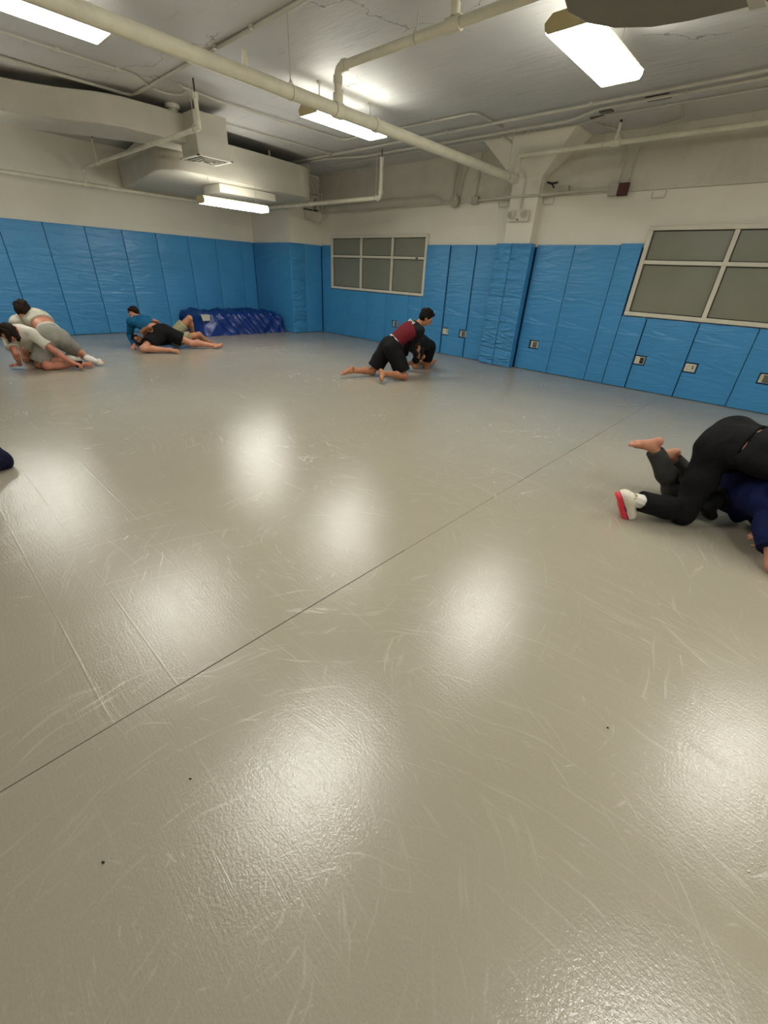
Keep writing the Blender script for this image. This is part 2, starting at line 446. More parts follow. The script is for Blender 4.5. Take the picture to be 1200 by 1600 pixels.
lt = box('window_latch', (-6.80, -6.74, 8.175, 8.19, 1.815, 1.85), MAT['greyplug']); lt.parent = w1; lt.location = -Vector(w1.location)

# ------------------------------------------------------------------ wall pads
def pad(poly, face, label, cuts=(), th=.045, group='sky blue wall pads'):
    """poly: (u, z) outline. face: ('y', Y) looks towards -y, ('x', X) looks towards +x, ('-x', X)"""
    kind, off = face
    us = [p[0] for p in poly]; uc = (min(us) + max(us)) / 2
    g = .004
    bm = bmesh.new()
    def P(u, z, d):
        if kind == 'y': return Vector((u - uc, d, z))
        return Vector((-d, u - uc, z)) if kind == 'x' else Vector((d, u - uc, z))
    # shrink by the joint gap
    cu = sum(us) / len(us)
    pts = []
    for u, z in poly:
        pts.append((u + (g if u == min(us) else -g if u == max(us) else 0), max(z, .006)))
    fr = [bm.verts.new(P(u, z, 0)) for u, z in pts]; bk = [bm.verts.new(P(u, z, th)) for u, z in pts]
    bm.faces.new(fr); bm.faces.new(bk[::-1]); n = len(pts)
    for i in range(n): bm.faces.new((fr[i], bk[i], bk[(i + 1) % n], fr[(i + 1) % n]))
    bmesh.ops.recalc_face_normals(bm, faces=bm.faces)
    front = [e for e in bm.edges if all(v in fr for v in e.verts)]
    bmesh.ops.bevel(bm, geom=front, offset=.011, segments=3, affect='EDGES', profile=0.6)
    o = obj('wall_pad', bm, MAT['pad_wrinkled' if 'wrinkled' in label else 'pad'])
    o.location = (uc, off, 0) if kind == 'y' else (off, uc, 0)
    for (u0, u1, z0, z1) in cuts:
        c = bmesh.new(); bx(c, u0 - uc, u1 - uc, -.05, th + .05, z0, z1) if kind == 'y' else bx(c, -.05 - th, .05, u0 - uc, u1 - uc, z0, z1)
        co = obj('cutter', c, None); co.location = o.location
        md = o.modifiers.new('b', 'BOOLEAN'); md.object = co; md.operation = 'DIFFERENCE'; md.solver = 'EXACT'
        bpy.context.view_layer.update()
        dg = bpy.context.evaluated_depsgraph_get()
        nm = bpy.data.meshes.new_from_object(o.evaluated_get(dg))
        o.modifiers.clear(); o.data = nm
        bpy.data.objects.remove(co)
    smooth_by_angle(o, 0.5)
    return tag(o, label, 'wall pad', group)
def rect(a, b, z=2.08): return [(a, 0), (b, 0), (b, z), (a, z)]
FY = ('y', 8.205)
ORD = ['first', 'second', 'third', 'fourth', 'fifth', 'sixth', 'seventh', 'eighth', 'ninth', 'tenth', 'eleventh', 'twelfth', 'thirteenth']
ys = [7.225, 6.85, 6.15, 5.45, 4.71, 4.0, 3.29, 2.575, 1.87, 1.16, .45]
for i, (b, a) in enumerate(zip(ys, ys[1:])):
    if a < 1.0: continue
    lab = 'narrow blue wall pad on the left wall, in the corner behind the tarpaulin' if i == 0 else \
          'tall sky-blue vinyl pad on the left wall, %s full-width one from the corner' % ORD[i - 1]
    pad(rect(a, b, 2.06), ('x', -11.70), lab, group='tall pads along the left wall')
pad(rect(-11.695, -10.035, 2.06), ('y', 7.222), 'wide blue pad on the corner pier, facing the room behind the tarpaulin end')
pad(rect(7.226, 7.66, 2.06), ('x', -10.03), 'wrinkled blue pad on the side of the corner pier, nearer its outer edge')
pad(rect(7.66, 8.20, 2.06), ('x', -10.03), 'flatter blue pad on the side of the corner pier, next to the window wall')
pad([(-10.02, 0), (-9.14, 0), (-9.14, 1.095), (-9.655, 1.095), (-9.655, 2.07), (-10.02, 2.07)], FY, 'L-shaped blue pad at the left edge of the six-pane window')
cz = (.385, .545)
U = 'short blue pads under the windows'
pad(rect(-9.14, -8.34, 1.095), FY, 'short blue pad under the six-pane window, second from its left edge', group=U)
pad(rect(-8.34, -7.66, 1.095), FY, 'short blue pad under the middle of the six-pane window', group=U)
pad(rect(-7.66, -6.94, 1.095), FY, 'short blue pad under the six-pane window with an outlet cut-out behind the maroon shirt', [(-7.42, -7.24, *cz)], group=U)
pad(rect(-6.94, -6.535, 1.095), FY, 'narrowest short blue pad under the right end of the six-pane window', group=U)
pad(rect(-6.535, -5.93), FY, 'tall blue pad just right of the six-pane window, behind the dark-haired man')
pad(rect(-5.90, -5.30), FY, 'tall blue pad with two outlet cut-outs, left of the pilaster', [(-5.92, -5.75, *cz), (-5.46, -5.28, *cz)])
pad(rect(-5.28, -4.77), FY, 'tall blue pad without cut-outs, touching the left side of the pilaster')
pad(rect(-4.77, -4.45, 2.09), ('y', 8.03), 'left one of the two wrinkled blue pads on the front of the pilaster')
pad(rect(-4.45, -4.08, 2.09), ('y', 8.03), 'right one of the two wrinkled blue pads on the front of the pilaster')
pad(rect(8.03, 8.20, 2.09), ('x', -4.075), 'narrow blue pad on the right side of the pilaster', th=.02)
pad(rect(-4.05, -3.37), FY, 'tall blue pad with one outlet cut-out, right of the pilaster', [(-3.83, -3.63, *cz)])
pad(rect(-3.37, -2.65), FY, 'tall plain blue pad, second to the right of the pilaster')
pad(rect(-2.65, -2.33, 2.10), FY, 'narrow tall blue pad against the left edge of the near window')
pad(rect(-2.33, -1.95, 1.095), FY, 'narrow short blue pad under the left corner of the near window', group=U)
pad(rect(-1.94, -1.22, 1.095), FY, 'short blue pad under the near window with a duplex outlet cut-out', [(-1.96, -1.76, *cz)], group=U)
pad(rect(-1.215, -.50, 1.095), FY, 'short blue pad under the near window with a blank-plate outlet cut-out', [(-1.235, -1.03, *cz)], group=U)
pad(rect(-.50, .27, 1.095), FY, 'rightmost short blue pad under the near window, cut by the picture edge', [(-.28, -.10, *cz)], group=U)

# ------------------------------------------------------------------ outlets in the cut-outs
def outlet(x, label, kind, side=1):
    t = empty('wall_outlet', (x, 8.248, .465), label, 'outlet', 'outlets behind the pad cut-outs')
    bm = bmesh.new(); bx(bm, -.075, .075, -.012, 0, -.06, .06, .004)
    obj('outlet_plate', bm, MAT['plate'], t)
    if kind == 'duplex':
        bm = bmesh.new(); bx(bm, .004, .062, -.020, -.012, -.048, .048, .003); d = obj('socket', bm, MAT['greyplug'], t)
        bm = bmesh.new()
        for z in (-.022, .022): bx(bm, .012, .054, -.024, -.020, z - .016, z + .016, .003)
        obj('socket_face', bm, MAT['black'], t)
    elif kind == 'grey':
        bm = bmesh.new(); bx(bm, -.03, .05, -.024, -.012, -.05, .05, .004); obj('socket', bm, MAT['greyplug'], t)
    else:
        for (a, z) in ((.03, .022), (.034, -.006), (-.03, -.03)):
            bm = bmesh.new(); collar(bm, (a, -.013, z), (0, 1, 0), .010 if a > 0 else .005, .006); obj('socket_hole', bm, MAT['black'], t)
outlet(-7.33, 'wall outlet mostly hidden behind the maroon-shirted man', 'grey')
outlet(-5.835, 'cream wall outlet at the left edge of the pad left of the pilaster', 'blank')
outlet(-5.37, 'grey wall outlet at the right edge of the pad left of the pilaster', 'grey')
outlet(-3.73, 'grey wall outlet in the pad just right of the pilaster', 'grey')
outlet(-1.86, 'duplex wall outlet with dark sockets under the left part of the near window', 'duplex')
outlet(-1.13, 'cream outlet plate with small holes under the near window', 'blank')
outlet(-.19, 'wall outlet at the right edge of the picture', 'grey')

# ------------------------------------------------------------------ fluorescent wrap lights
def lamp_mesh(L, Wd):
    # diffuser cross-section (x, z), prismatic wrap with sloping sides
    prof = [(-Wd * .40, .090), (-Wd * .485, .062), (-Wd * .5, .036), (-Wd * .455, .004), (Wd * .455, .004), (Wd * .5, .036), (Wd * .485, .062), (Wd * .40, .090)]
    bm = bmesh.new()
    a = [bm.verts.new((x, -L / 2, z)) for x, z in prof]; b = [bm.verts.new((x, L / 2, z)) for x, z in prof]
    for i in range(len(prof) - 1): bm.faces.new((a[i], a[i + 1], b[i + 1], b[i]))
    bm.faces.new((a[0], b[0], b[-1], a[-1])); bm.faces.new(a[::-1]); bm.faces.new(b)
    return bm
def ceiling_light(x, y, zb, label, Wd=.37, L=1.22, hang=None, top=CEIL):
    t = empty('ceiling_light', (x, y, zb), label, 'light', 'fluorescent ceiling lights')
    obj('diffuser', lamp_mesh(L, Wd), MAT['lamp' if hang is None else 'lamp_new'], t)
    bm = bmesh.new(); bx(bm, -Wd * .38, Wd * .38, -L / 2, L / 2, .088, .112, .008)
    obj('housing', bm, MAT['metal'], t)
    for s in (-1, 1):
        bm = bmesh.new(); p = [(-Wd * .51, .064), (-Wd * .48, .02), (-Wd * .41, 0), (Wd * .41, 0), (Wd * .48, .02), (Wd * .51, .064), (Wd * .36, .108), (-Wd * .36, .108)]
        y0, y1 = s * L / 2, s * (L / 2 + .012)
        a = [bm.verts.new((q[0], y0, q[1])) for q in p]; b = [bm.verts.new((q[0], y1, q[1])) for q in p]
        bm.faces.new(a); bm.faces.new(b[::-1])
        for i in range(8): bm.faces.new((a[i], b[i], b[(i + 1) % 8], a[(i + 1) % 8]))
        obj('end_cap', bm, MAT['metal'], t)
    for s in (-1, 1):
        bm = bmesh.new(); h = top - zb
        tube_bm(bm, [(0, s * L * .36, .1), (0, s * L * .36, h)], .006 if hang is None else .004, 6)
        if hang is None: collar(bm, (0, s * L * .36, h - .01), (0, 0, 1), .03, .02)
        obj('hanger', bm, MAT['conduit'], t)
    return t
ceiling_light(-5.43, 4.90, 3.15, 'bright ceiling light behind the long white pipe, in the middle of the photo')
ceiling_light(-5.40, 1.43, 3.15, 'long ceiling light at the top left corner of the photo')
ceiling_light(-2.14, 4.75, 3.15, 'large bright ceiling light at top right, beside the dark duct')
ceiling_light(-8.20, 4.76, 2.38, 'lower ceiling light hanging under the left duct', Wd=.27, hang=1, top=2.80)
for (x, y) in ((-2.1, 1.43), (1.15, 4.75), (1.15, 1.43), (4.3, 1.43), (4.3, 4.75)):
    ceiling_light(x, y, 3.15, 'ceiling light outside the picture, seen only as a glow on the floor')

for y_ in (0.86,):
    ceiling_light(-8.85, y_, 2.42, 'low ceiling light hanging under the left duct outside the picture, glowing on the floor', Wd=.27, hang=1, top=3.05)

# ------------------------------------------------------------------ ducts
def duct(name, pts, z0, z1, label, mat='duct', bev=.02, seams=()):
    cx = sum(p[0] for p in pts) / len(pts); cyy = sum(p[1] for p in pts) / len(pts)
    t = empty(name, (cx, cyy, z0), label, 'duct')
    o = prism('duct_body', [(p[0] - cx, p[1] - cyy) for p in pts], 0, z1 - z0, MAT[mat], t, bev)
    return t, (cx, cyy, z0)
# upper branch with the drop box and diffuser
up, o_ = duct('air_duct', [(-7.84, 4.32), (-7.80, 3.5), (-7.80, 3.0), (-7.90, 2.75), (-8.22, 2.42), (-8.42, 2.0), (-8.60, 1.2), (-8.65, -5.5),
              (-9.4, -5.5), (-9.35, 1.2), (-9.2, 2.3), (-8.80, 2.9), (-8.46, 3.5), (-8.44, 4.32)], 3.06, 3.385, 'long upper duct at left with a drop box and ceiling grille at its end')
b = box('drop_box', (-8.02 - o_[0], -7.50 - o_[0], 3.86 - o_[1], 4.36 - o_[1], 2.90 - o_[2], 3.40 - o_[2]), MAT['duct'], up, .008)
bm = bmesh.new()
def gr(x0, x1, y0, y1, z0, z1): bx(bm, x0 - o_[0], x1 - o_[0], y0 - o_[1], y1 - o_[1], z0 - o_[2], z1 - o_[2])
X0, X1, Y0, Y1 = -8.05, -7.47, 3.83, 4.39
for k in range(4):
    i = .035 + k * .058; zt = .895 - .004 * k + 2
    gr(X0 + i, X1 - i, Y0 + i, Y0 + i + .014, zt - .012, zt + .010); gr(X0 + i, X1 - i, Y1 - i - .014, Y1 - i, zt - .012, zt + .010)
    gr(X0 + i, X0 + i + .014, Y0 + i, Y1 - i, zt - .012, zt + .010); gr(X1 - i - .014, X1 - i, Y0 + i, Y1 - i, zt - .012, zt + .010)
gr(X0, X1, Y0, Y0 + .03, 2.885, 2.90); gr(X0, X1, Y1 - .03, Y1, 2.885, 2.90); gr(X0, X0 + .03, Y0, Y1, 2.885, 2.90); gr(X1 - .03, X1, Y0, Y1, 2.885, 2.90)
obj('diffuser_grille', bm, MAT['frame'], up)
bm = bmesh.new(); gr(X0 + .03, X1 - .03, Y0 + .03, Y1 - .03, 2.892, 2.899); obj('grille_back', bm, MAT['black'], up)
# big lower duct: leaves the left wall, turns along it and ends in a rounded corner
pts = [(-11.72, 4.22), (-8.85, 3.74)]
for k in range(5):
    a = -1.6 + k / 4 * 1.5; pts.append((-8.75 + .28 * math.cos(a), 4.03 + .28 * math.sin(a)))
pts += [(-8.47, 5.0), (-8.55, 5.9)]
for k in range(7):
    a = -.15 + k / 6 * 1.6; pts.append((-9.15 + .50 * math.cos(a), 6.62 + .42 * math.sin(a)))
pts += [(-11.72, 7.05)]
lo, _ = duct('air_duct', pts, 2.80, 3.31, 'big lower duct with rounded corners above the far left light')
lb, _ = duct('air_duct', [(-9.42, 4.85), (-8.80, 4.85), (-8.80, 6.05), (-9.42, 6.05)], 2.66, 2.795, 'small box duct under the big left duct, behind the hanging light', bev=.01)
for (x, y) in ((-8.9, 4.6), (-9.0, 6.1), (-10.8, 4.7), (-10.8, 6.2)):
    q = tube('duct_strap', [(x, y, 3.31), (x, y, CEIL)], .02, MAT['pipe'], n=8); q.parent = lo; q.location = -Vector(lo.location)
# round-ended duct over the camera, top right
pts = [(-.5, 4.12), (2.6, 4.12), (2.6, 3.0), (-.6, 2.9)]
arc = [(-1.30, 3.0), (-1.62, 3.08), (-1.80, 3.3), (-1.87, 3.58), (-1.82, 3.78), (-1.70, 3.94), (-1.50, 4.07), (-1.30, 4.12), (-1.05, 4.13)]
rd, _ = duct('air_duct', pts[:1][::-1] + [] + pts[1:] + arc, 3.0, 3.215, 'dark duct with a curved edge at the top right, over the camera', 'duct_dark', .015)
q = box('duct_strap', (-.98, -.90, 2.93, 4.16, 2.99, 3.0), MAT['duct']); q.parent = rd; q.location = -Vector(rd.location)
q = box('duct_strap', (-.98, -.90, 4.131, 4.15, 3.0, CEIL), MAT['duct']); q.parent = rd; q.location = -Vector(rd.location)

# ------------------------------------------------------------------ sprinkler pipes
def piping(name, label, cat='pipe', group=None):
    return empty(name, (0, 0, 0), label, cat, group)
def place_root(t, at):
    """move the empty to its own place without moving the parts"""
    at = Vector(at)
    for c in t.children: c.location = c.location - at
    t.location = at
def ptube(t, nm, pts, r, mat='pipe', rad=None, n=14): return tube(nm, pts, r, MAT[mat], t, n, rad)
def pcollars(t, specs, mat='pipe'):
    for c, ax, r, h in specs:
        bm = bmesh.new(); collar(bm, c, ax, r, h); o = obj('fitting', bm, MAT[mat], t); smooth_by_angle(o)
def rod(t, x, y, z0, z1, r=.005, hook=.06):
    o = ptube(t, 'hanger_rod', [(x, y, z0 + hook), (x, y, z1)], r, 'conduit', n=6)
    bm = bmesh.new()
    P = [(x, y + 0, z0 + hook)]
    tube_bm(bm, [(x, y, z0 + hook + .03), (x + hook * .95, y, z0 + .02), (x + hook * .9, y, z0 - hook * .6), (x, y, z0 - hook * .98), (x - hook * .9, y, z0 - hook * .6), (x - hook * .95, y, z0 + .02), (x, y, z0 + hook + .03)], .005, 6, .03) \
        if abs(t.get('alongx', 0)) < 1 else tube_bm(bm, [(x, y, z0 + hook + .03), (x, y + hook * .95, z0 + .02), (x, y + hook * .9, z0 - hook * .6), (x, y, z0 - hook * .98), (x, y - hook * .9, z0 - hook * .6), (x, y - hook * .95, z0 + .02), (x, y, z0 + hook + .03)], .005, 6, .03)
    obj('hanger_loop', bm, MAT['conduit'], t)
MX, MZ = -4.40, 2.95
t = piping('main_pipe', 'thick cream pipe running diagonally across the ceiling towards the pilaster')
ptube(t, 'pipe_run', [(MX, -6.1, MZ), (MX, 7.66, MZ)], .057)
pcollars(t, [((MX, 7.66, MZ), (0, 1, 0), .068, .10), ((MX, 3.86, MZ), (0, 1, 0), .068, .10), ((MX, 4.42, MZ), (0, 1, 0), .066, .05),
             ((MX + .0, 2.80, MZ + .07), (0, 0, 1), .026, .09), ((MX, 2.80, MZ + .13), (0, 0, 1), .018, .05)])
for yq in (3.27, 7.42, .4): rod(t, MX, yq, MZ, CEIL, .005, .062)
place_root(t, (MX, 0, MZ))
t = piping('branch_pipe', 'cream pipe branching up from the main pipe and crossing to the top of the photo'); t['alongx'] = 1
CZ, CY = 3.27, 3.86
ptube(t, 'pipe_run', [(MX, CY, MZ + .05), (MX, CY, CZ), (3.0, CY, CZ)], .036, rad=.07)
pcollars(t, [((MX, CY, MZ + .085), (0, 0, 1), .052, .09), ((MX, CY, CZ - .09), (0, 0, 1), .047, .06), ((MX + .10, CY, CZ), (1, 0, 0), .047, .05),
             ((-2.99, CY, CZ), (1, 0, 0), .050, .14), ((-2.99, CY, CZ + .08), (0, 0, 1), .040, .08)])
ptube(t, 'sprinkler_riser', [(-2.99, CY, CZ), (-2.99, CY, CEIL)], .020)
rod(t, -3.38, CY, CZ, CEIL, .005, .045)
del t['alongx']; place_root(t, (MX, CY, MZ))
t = piping('branch_pipe', 'cream pipe from above the pilaster rightwards over the near window'); t['alongx'] = 1
BZ, BY = 3.25, 7.70
ptube(t, 'pipe_run', [(MX, BY, MZ), (MX, BY, BZ), (3.0, BY, BZ)], .033, rad=.06)
pcollars(t, [((MX, BY, MZ + .10), (0, 0, 1), .046, .05), ((MX, BY, BZ - .07), (0, 0, 1), .042, .05), ((MX + .07, BY, BZ), (1, 0, 0), .042, .05),
             ((-2.93, BY, BZ), (1, 0, 0), .045, .12), ((-2.93, BY, BZ + .05), (0, 0, 1), .034, .06)])
ptube(t, 'sprinkler_riser', [(-2.93, BY, BZ), (-2.93, BY, CEIL - .03)], .020)
pcollars(t, [((-2.93, BY, CEIL - .02), (0, 0, 1), .014, .04)], 'dark')
rod(t, -3.10, BY, BZ, CEIL, .005, .042); del t['alongx']; place_root(t, (MX, BY, BZ))
t = piping('branch_pipe', 'thin cream pipe crossing under the upper left duct near the left wall'); t['alongx'] = 1
DY, DZ, EX, EZ = 3.45, 3.0, -11.42, 2.745
ptube(t, 'pipe_run', [(EX, DY, EZ), (EX, DY, DZ), (-6.60, DY, DZ), (-6.60, DY, DZ + .05)], .026, rad=.05)
ptube(t, 'sprinkler_riser', [(-6.60, DY, DZ), (-6.60, DY, DZ + .33)], .026)
ptube(t, 'sprinkler_riser', [(-10.55, DY, DZ), (-10.55, DY, DZ + .34)], .018)
pcollars(t, [((-6.60, DY, DZ + .40), (0, 0, 1), .010, .12), ((-10.55, DY, DZ + .38), (0, 0, 1), .009, .10)], 'dark')
pcollars(t, [((-6.60, DY, DZ + .30), (0, 0, 1), .036, .06), ((-10.55, DY, DZ), (1, 0, 0), .036, .08), ((EX, DY, DZ - .03), (0, 0, 1), .034, .05), ((EX, DY, EZ + .05), (0, 0, 1), .034, .06)])
rod(t, -6.72, DY, DZ, CEIL, .004, .034)
del t['alongx']; place_root(t, (EX, DY, DZ))
t = piping('wall_pipe', 'cream pipe along the left wall above the pads, turning at the corner pier'); t['alongx'] = 1
FY2, FZ = 7.02, EZ
ptube(t, 'pipe_run', [(EX, -6.0, EZ), (EX, FY2, EZ), (-6.80, FY2, FZ), (-6.80, FY2, 3.34)], .036, rad=.08)
pcollars(t, [((EX, 3.45, EZ), (0, 1, 0), .046, .14), ((EX, 3.80, EZ), (0, 1, 0), .044, .06), ((-6.88, FY2, FZ), (1, 0, 0), .046, .05), ((-6.80, FY2, FZ + .08), (0, 0, 1), .046, .05),
             ((-9.4, FY2, FZ), (1, 0, 0), .046, .08)])
pcollars(t, [((-6.80, FY2, 3.39), (0, 0, 1), .010, .14)], 'dark')
ptube(t, 'bracket', [(EX, 2.35, EZ), (EX, 2.35, EZ + .10)], .014)
rod(t, -6.93, FY2, FZ, CEIL, .004, .045)
rod(t, -8.95, FY2, FZ, CEIL, .007, .045)
del t['alongx']; place_root(t, (EX, FY2, EZ))

# ------------------------------------------------------------------ conduits on the ceiling
def conduit(label, runs, r=.012, clips=(), mat='conduit', boxes=()):
    t = empty('conduit', (0, 0, 0), label, 'conduit')
    for p in runs: ptube(t, 'conduit_run', p, r, mat, rad=.12, n=8)
    for c in clips:
        box('clip', (c[0] - .02, c[0] + .02, c[1] - .02, c[1] + .02, c[2] - .016, c[2] + .02), MAT[mat], t)
    for b_ in boxes: box('junction_box', b_, MAT['box'], t, .006)
    place_root(t, runs[0][0]); return t
zc = 3.468
conduit('grey conduit beside the top left light, bending towards the round detector', [[(-7.16, -2.0, zc), (-7.17, 3.0, zc), (-7.45, 3.30, zc), (-7.48, 3.50, zc), (-7.36, 3.66, zc), (-7.10, 3.60, zc), (-6.98, 3.46, zc)]], .011, [(-7.17, 2.2, zc), (-7.17, 2.8, zc)])
conduit('white conduit under the middle light ending in a long bend', [[(-7.02, 3.46, zc), (-7.12, 4.0, zc), (-7.05, 6.30, zc), (-4.40, 6.34, zc), (-4.42, 7.10, zc)]], .014,
        [(-7.1, 5.0, zc), (-6.7, 6.31, zc), (-5.1, 6.33, zc)])
conduit('grey surface conduit crossing the ceiling in front of the main pipe', [[(-8.00, -2.0, zc), (-8.00, 3.25, zc), (2.0, 3.22, zc)]], .019, [(-5.6, 3.22, zc), (-4.9, 3.22, zc)])
conduit('thin dark conduit beside the left duct', [[(-8.03, 4.40, zc), (-8.0, 6.80, zc)]], .012, boxes=[(-8.05, -7.93, 6.75, 6.87, 3.44, 3.485)])
conduit('upper one of the parallel conduits along the window wall', [[(-9.9, 6.80, 3.45), (-8.1, 6.82, 3.45), (2.6, 6.76, 3.45)]], .018, [(-5.2, 6.79, 3.45), (-3.0, 6.78, 3.45), (-7.2, 6.8, 3.45)])
conduit('second of the parallel conduits along the window wall', [[(-9.9, 6.95, 3.45), (-8.3, 6.98, 3.45), (-7.5, 7.22, 3.45), (-3.45, 7.24, 3.45), (-2.95, 6.98, 3.45), (2.6, 6.95, 3.45)]], .018, [(-4.3, 7.24, 3.45), (-2.0, 6.97, 3.45)])
conduit('thin conduit nearest to the window wall on the ceiling', [[(-8.0, 7.50, zc), (-3.4, 7.52, zc), (-3.05, 7.36, zc), (2.6, 7.34, zc)]], .010, [(-4.2, 7.51, zc), (-4.3, 7.51, zc)])
conduit('small looped conduit in the far ceiling corner', [[(-9.9, 8.02, zc), (-8.1, 8.0, zc), (-8.0, 7.52, zc), (-8.6, 7.5, zc)]], .009)
conduit('grey conduit pair under the ceiling beside the left wall', [[(-10.35, -2.0, 3.45), (-10.35, 4.3, 3.45)], [(-10.28, -2.0, 3.45), (-10.28, 4.3, 3.45)]], .016, [(-10.32, 2.2, 3.45)])
# conduits and boxes on the window wall
yw = 8.19
conduit('long thin conduit under the beam left of the round cover', [[(-9.95, yw, 2.73), (-5.98, yw, 2.775)]], .014)
conduit('upper thin conduit with a dip, left of the round cover', [[(-9.95, yw, 2.82), (-7.8, yw, 2.90), (-6.45, yw, 2.90), (-6.2, yw, 2.80), (-5.98, yw, 2.79)]], .016)
conduit('conduit between the small box and the red-plated box, crossing the pilaster', [[(-5.42, yw - .01, 2.78), (-4.9, 8.04, 2.77), (-4.0, 8.04, 2.775), (-3.6, 8.17, 2.80), (-2.95, 8.17, 2.80)]], .016,
        boxes=[(-3.84, -3.68, 8.13, 8.215, 2.78, 2.89)])
conduit('bundle of three conduits dropping to the round cover', [[(-6.0, yw, 2.85), (-5.98, yw, 3.2), (-5.93, yw, 3.47)], [(-5.93, yw, 2.85), (-5.90, yw, 3.18), (-5.80, yw, 3.38), (-5.74, 8.0, 3.46)], [(-5.83, yw, 2.85), (-5.80, yw, 3.14), (-5.72, yw, 3.30), (-5.72, yw, 3.47)]], .011)
conduit('single conduit dropping to the small box right of the round cover', [[(-5.47, yw, 2.82), (-5.44, yw, 3.47)]], .011)
conduit('conduit running down the pilaster to the emergency light', [[(-4.42, 8.06, 2.60), (-4.42, 8.06, 3.04), (-4.55, 7.72, 3.42), (-4.62, 7.40, zc)]], .012)
conduit('pair of conduits rising from the red-plated box and bending apart under the ceiling', [[(-2.94, yw, 2.85), (-2.93, yw, 3.30), (-3.05, 8.05, 3.46), (-3.25, 7.6, zc)], [(-2.80, yw, 2.85), (-2.78, yw, 3.28), (-2.62, 8.1, 3.45), (-2.25, 8.0, zc), (-2.15, 7.45, zc)]], .012)
t = empty('round_box_cover', (-5.92, 8.19, 2.79), 'round galvanised box cover on the wall between the windows', 'box cover')
bm = bmesh.new(); collar(bm, (0, -.02, 0), (0, 1, 0), .105, .05, 28); smooth_by_angle(obj('cover', bm, MAT['box'], t))
bm = bmesh.new(); bx(bm, -.06, .075, -.01, .025, -.07, .07, .01); obj('back_box', bm, MAT['box'], t)
bm = bmesh.new(); collar(bm, (-.045, -.05, -.045), (0, 1, 0), .012, .012); collar(bm, (.04, -.05, .04), (0, 1, 0), .012, .012); obj('screw', bm, MAT['white'], t)
tag(box('junction_box', (-5.52, -5.38, 8.13, 8.215, 2.72, 2.84), MAT['box'], None, .008), 'small square junction box right of the round cover', 'junction box')
t = empty('switch_box', (-2.87, 8.2, 2.79), 'junction box with a dark red plate above the near window', 'junction box')
box('box_body', (-.17, -.03, -.05, .015, -.075, .08), MAT['box'], t, .006); box('red_plate', (-.03, .11, -.06, .015, -.085, .075), MAT['red'], t, .004)
t = empty('pipe_stub', (-3.98, 8.2, 2.93), 'dark broken bracket stub on the wall right of the pilaster', 'bracket')
tube('stub', [(-.10, 0, .03), (0, -.05, .0), (.10, -.05, .01)], .014, MAT['dark'], t, 8)
tube('stub_arm', [(0, -.05, 0), (.06, -.06, -.06)], .012, MAT['dark'], t, 8)
for (x, lab) in ((-2.32, 'small conduit hoop on the wall right of the red-plated box'), (-4.00, 'small conduit hoop beside the pilaster, right side'), (-4.86, 'small conduit hoop beside the pilaster, left side')):
    tag(tube('wall_hoop', [(x - .09, 8.2, 2.74), (x - .09, 8.2, 2.66), (x + .09, 8.2, 2.66), (x + .09, 8.2, 2.74)], .006, MAT['box'], None, 6, .03), lab, 'bracket')
# emergency light on the pilaster
t = empty('emergency_light', (-4.42, 8.08, 2.50), 'white twin-head emergency light on the pilaster', 'emergency light')
box('light_body', (-.19, .19, -.07, 0, -.085, .075), MAT['white'], t, .014)
for s in (-1, 1):
    bm = bmesh.new(); collar(bm, (s * .115, -.10, .01), (s * .35, -1, -.15), .058, .07, 20); h = obj('lamp_head', bm, MAT['white'], t); smooth_by_angle(h)
    bm = bmesh.new(); collar(bm, (s * .115 + s * .0145, -.139, .004), (s * .35, -1, -.15), .046, .008, 20); obj('lens', bm, MAT['lens'], h)
box('test_button', (-.02, .02, -.078, -.07, -.075, -.05), MAT['greyplug'], t)
# smoke detector and gadgets on the ceiling
t = empty('smoke_detector', (-7.95, 3.78, 3.44), 'round smoke detector on the ceiling beside the left duct', 'smoke detector')
bm = bmesh.new(); collar(bm, (0, 0, .025), (0, 0, 1), .10, .05, 24); smooth_by_angle(obj('base', bm, MAT['white'], t))
bm = bmesh.new(); collar(bm, (0, 0, -.02), (0, 0, 1), .07, .05, 24); smooth_by_angle(obj('sensor_head', bm, MAT['white'], t))
tag(box('ceiling_plate', (-2.46, -2.20, 7.02, 7.16, 3.475, 3.49), MAT['dark']), 'dark rectangular plate on the ceiling above the red-plated box', 'plate')
tag(box('ceiling_plate', (-3.24, -3.06, 7.38, 7.46, 3.475, 3.49), MAT['greyplug']), 'dark grey ceiling plate left of the conduit bend', 'plate')
tag(box('ceiling_plate', (-3.06, -2.90, 7.20, 7.30, 3.475, 3.49), MAT['greyplug']), 'dark grey ceiling plate inside the conduit bend', 'plate')
# cluster of conduits and boxes in the corner above the pier
t = empty('conduit_cluster', (-9.98, 8.0, 2.6), 'tangle of conduits and small boxes in the corner above the six-pane window', 'conduit')
for k, (x, y, rr) in enumerate(((-.02, -.25, .013), (.02, -.10, .013), (.05, .05, .011), (.10, .12, .013))):
    tube('conduit_run', [(x, y, .15), (x, y, .62), (x - .05, y - .12, .80), (x - .1, y - .6, .86)], rr, MAT['conduit'], t, 8, .15)
box('junction_box', (-.05, .07, -.02, .10, .20, .42), MAT['box'], t, .006); box('junction_box', (-.06, .04, -.30, -.16, .34, .46), MAT['box'], t, .006)
box('junction_box', (-.07, .02, -.28, -.12, -.02, .16), MAT['conduit'], t, .006)
box('bracket', (-.07, .02, -.32, .10, .17, .19), MAT['dark'], t); box('bracket', (-.05, .12, -.32, .14, .50, .52), MAT['conduit'], t)
tube('conduit_run', [(-.02, -.15, -.02), (.06, 0, -.08), (.22, .15, .05), (.24, .17, .2)], .012, MAT['conduit'], t, 8, .06)
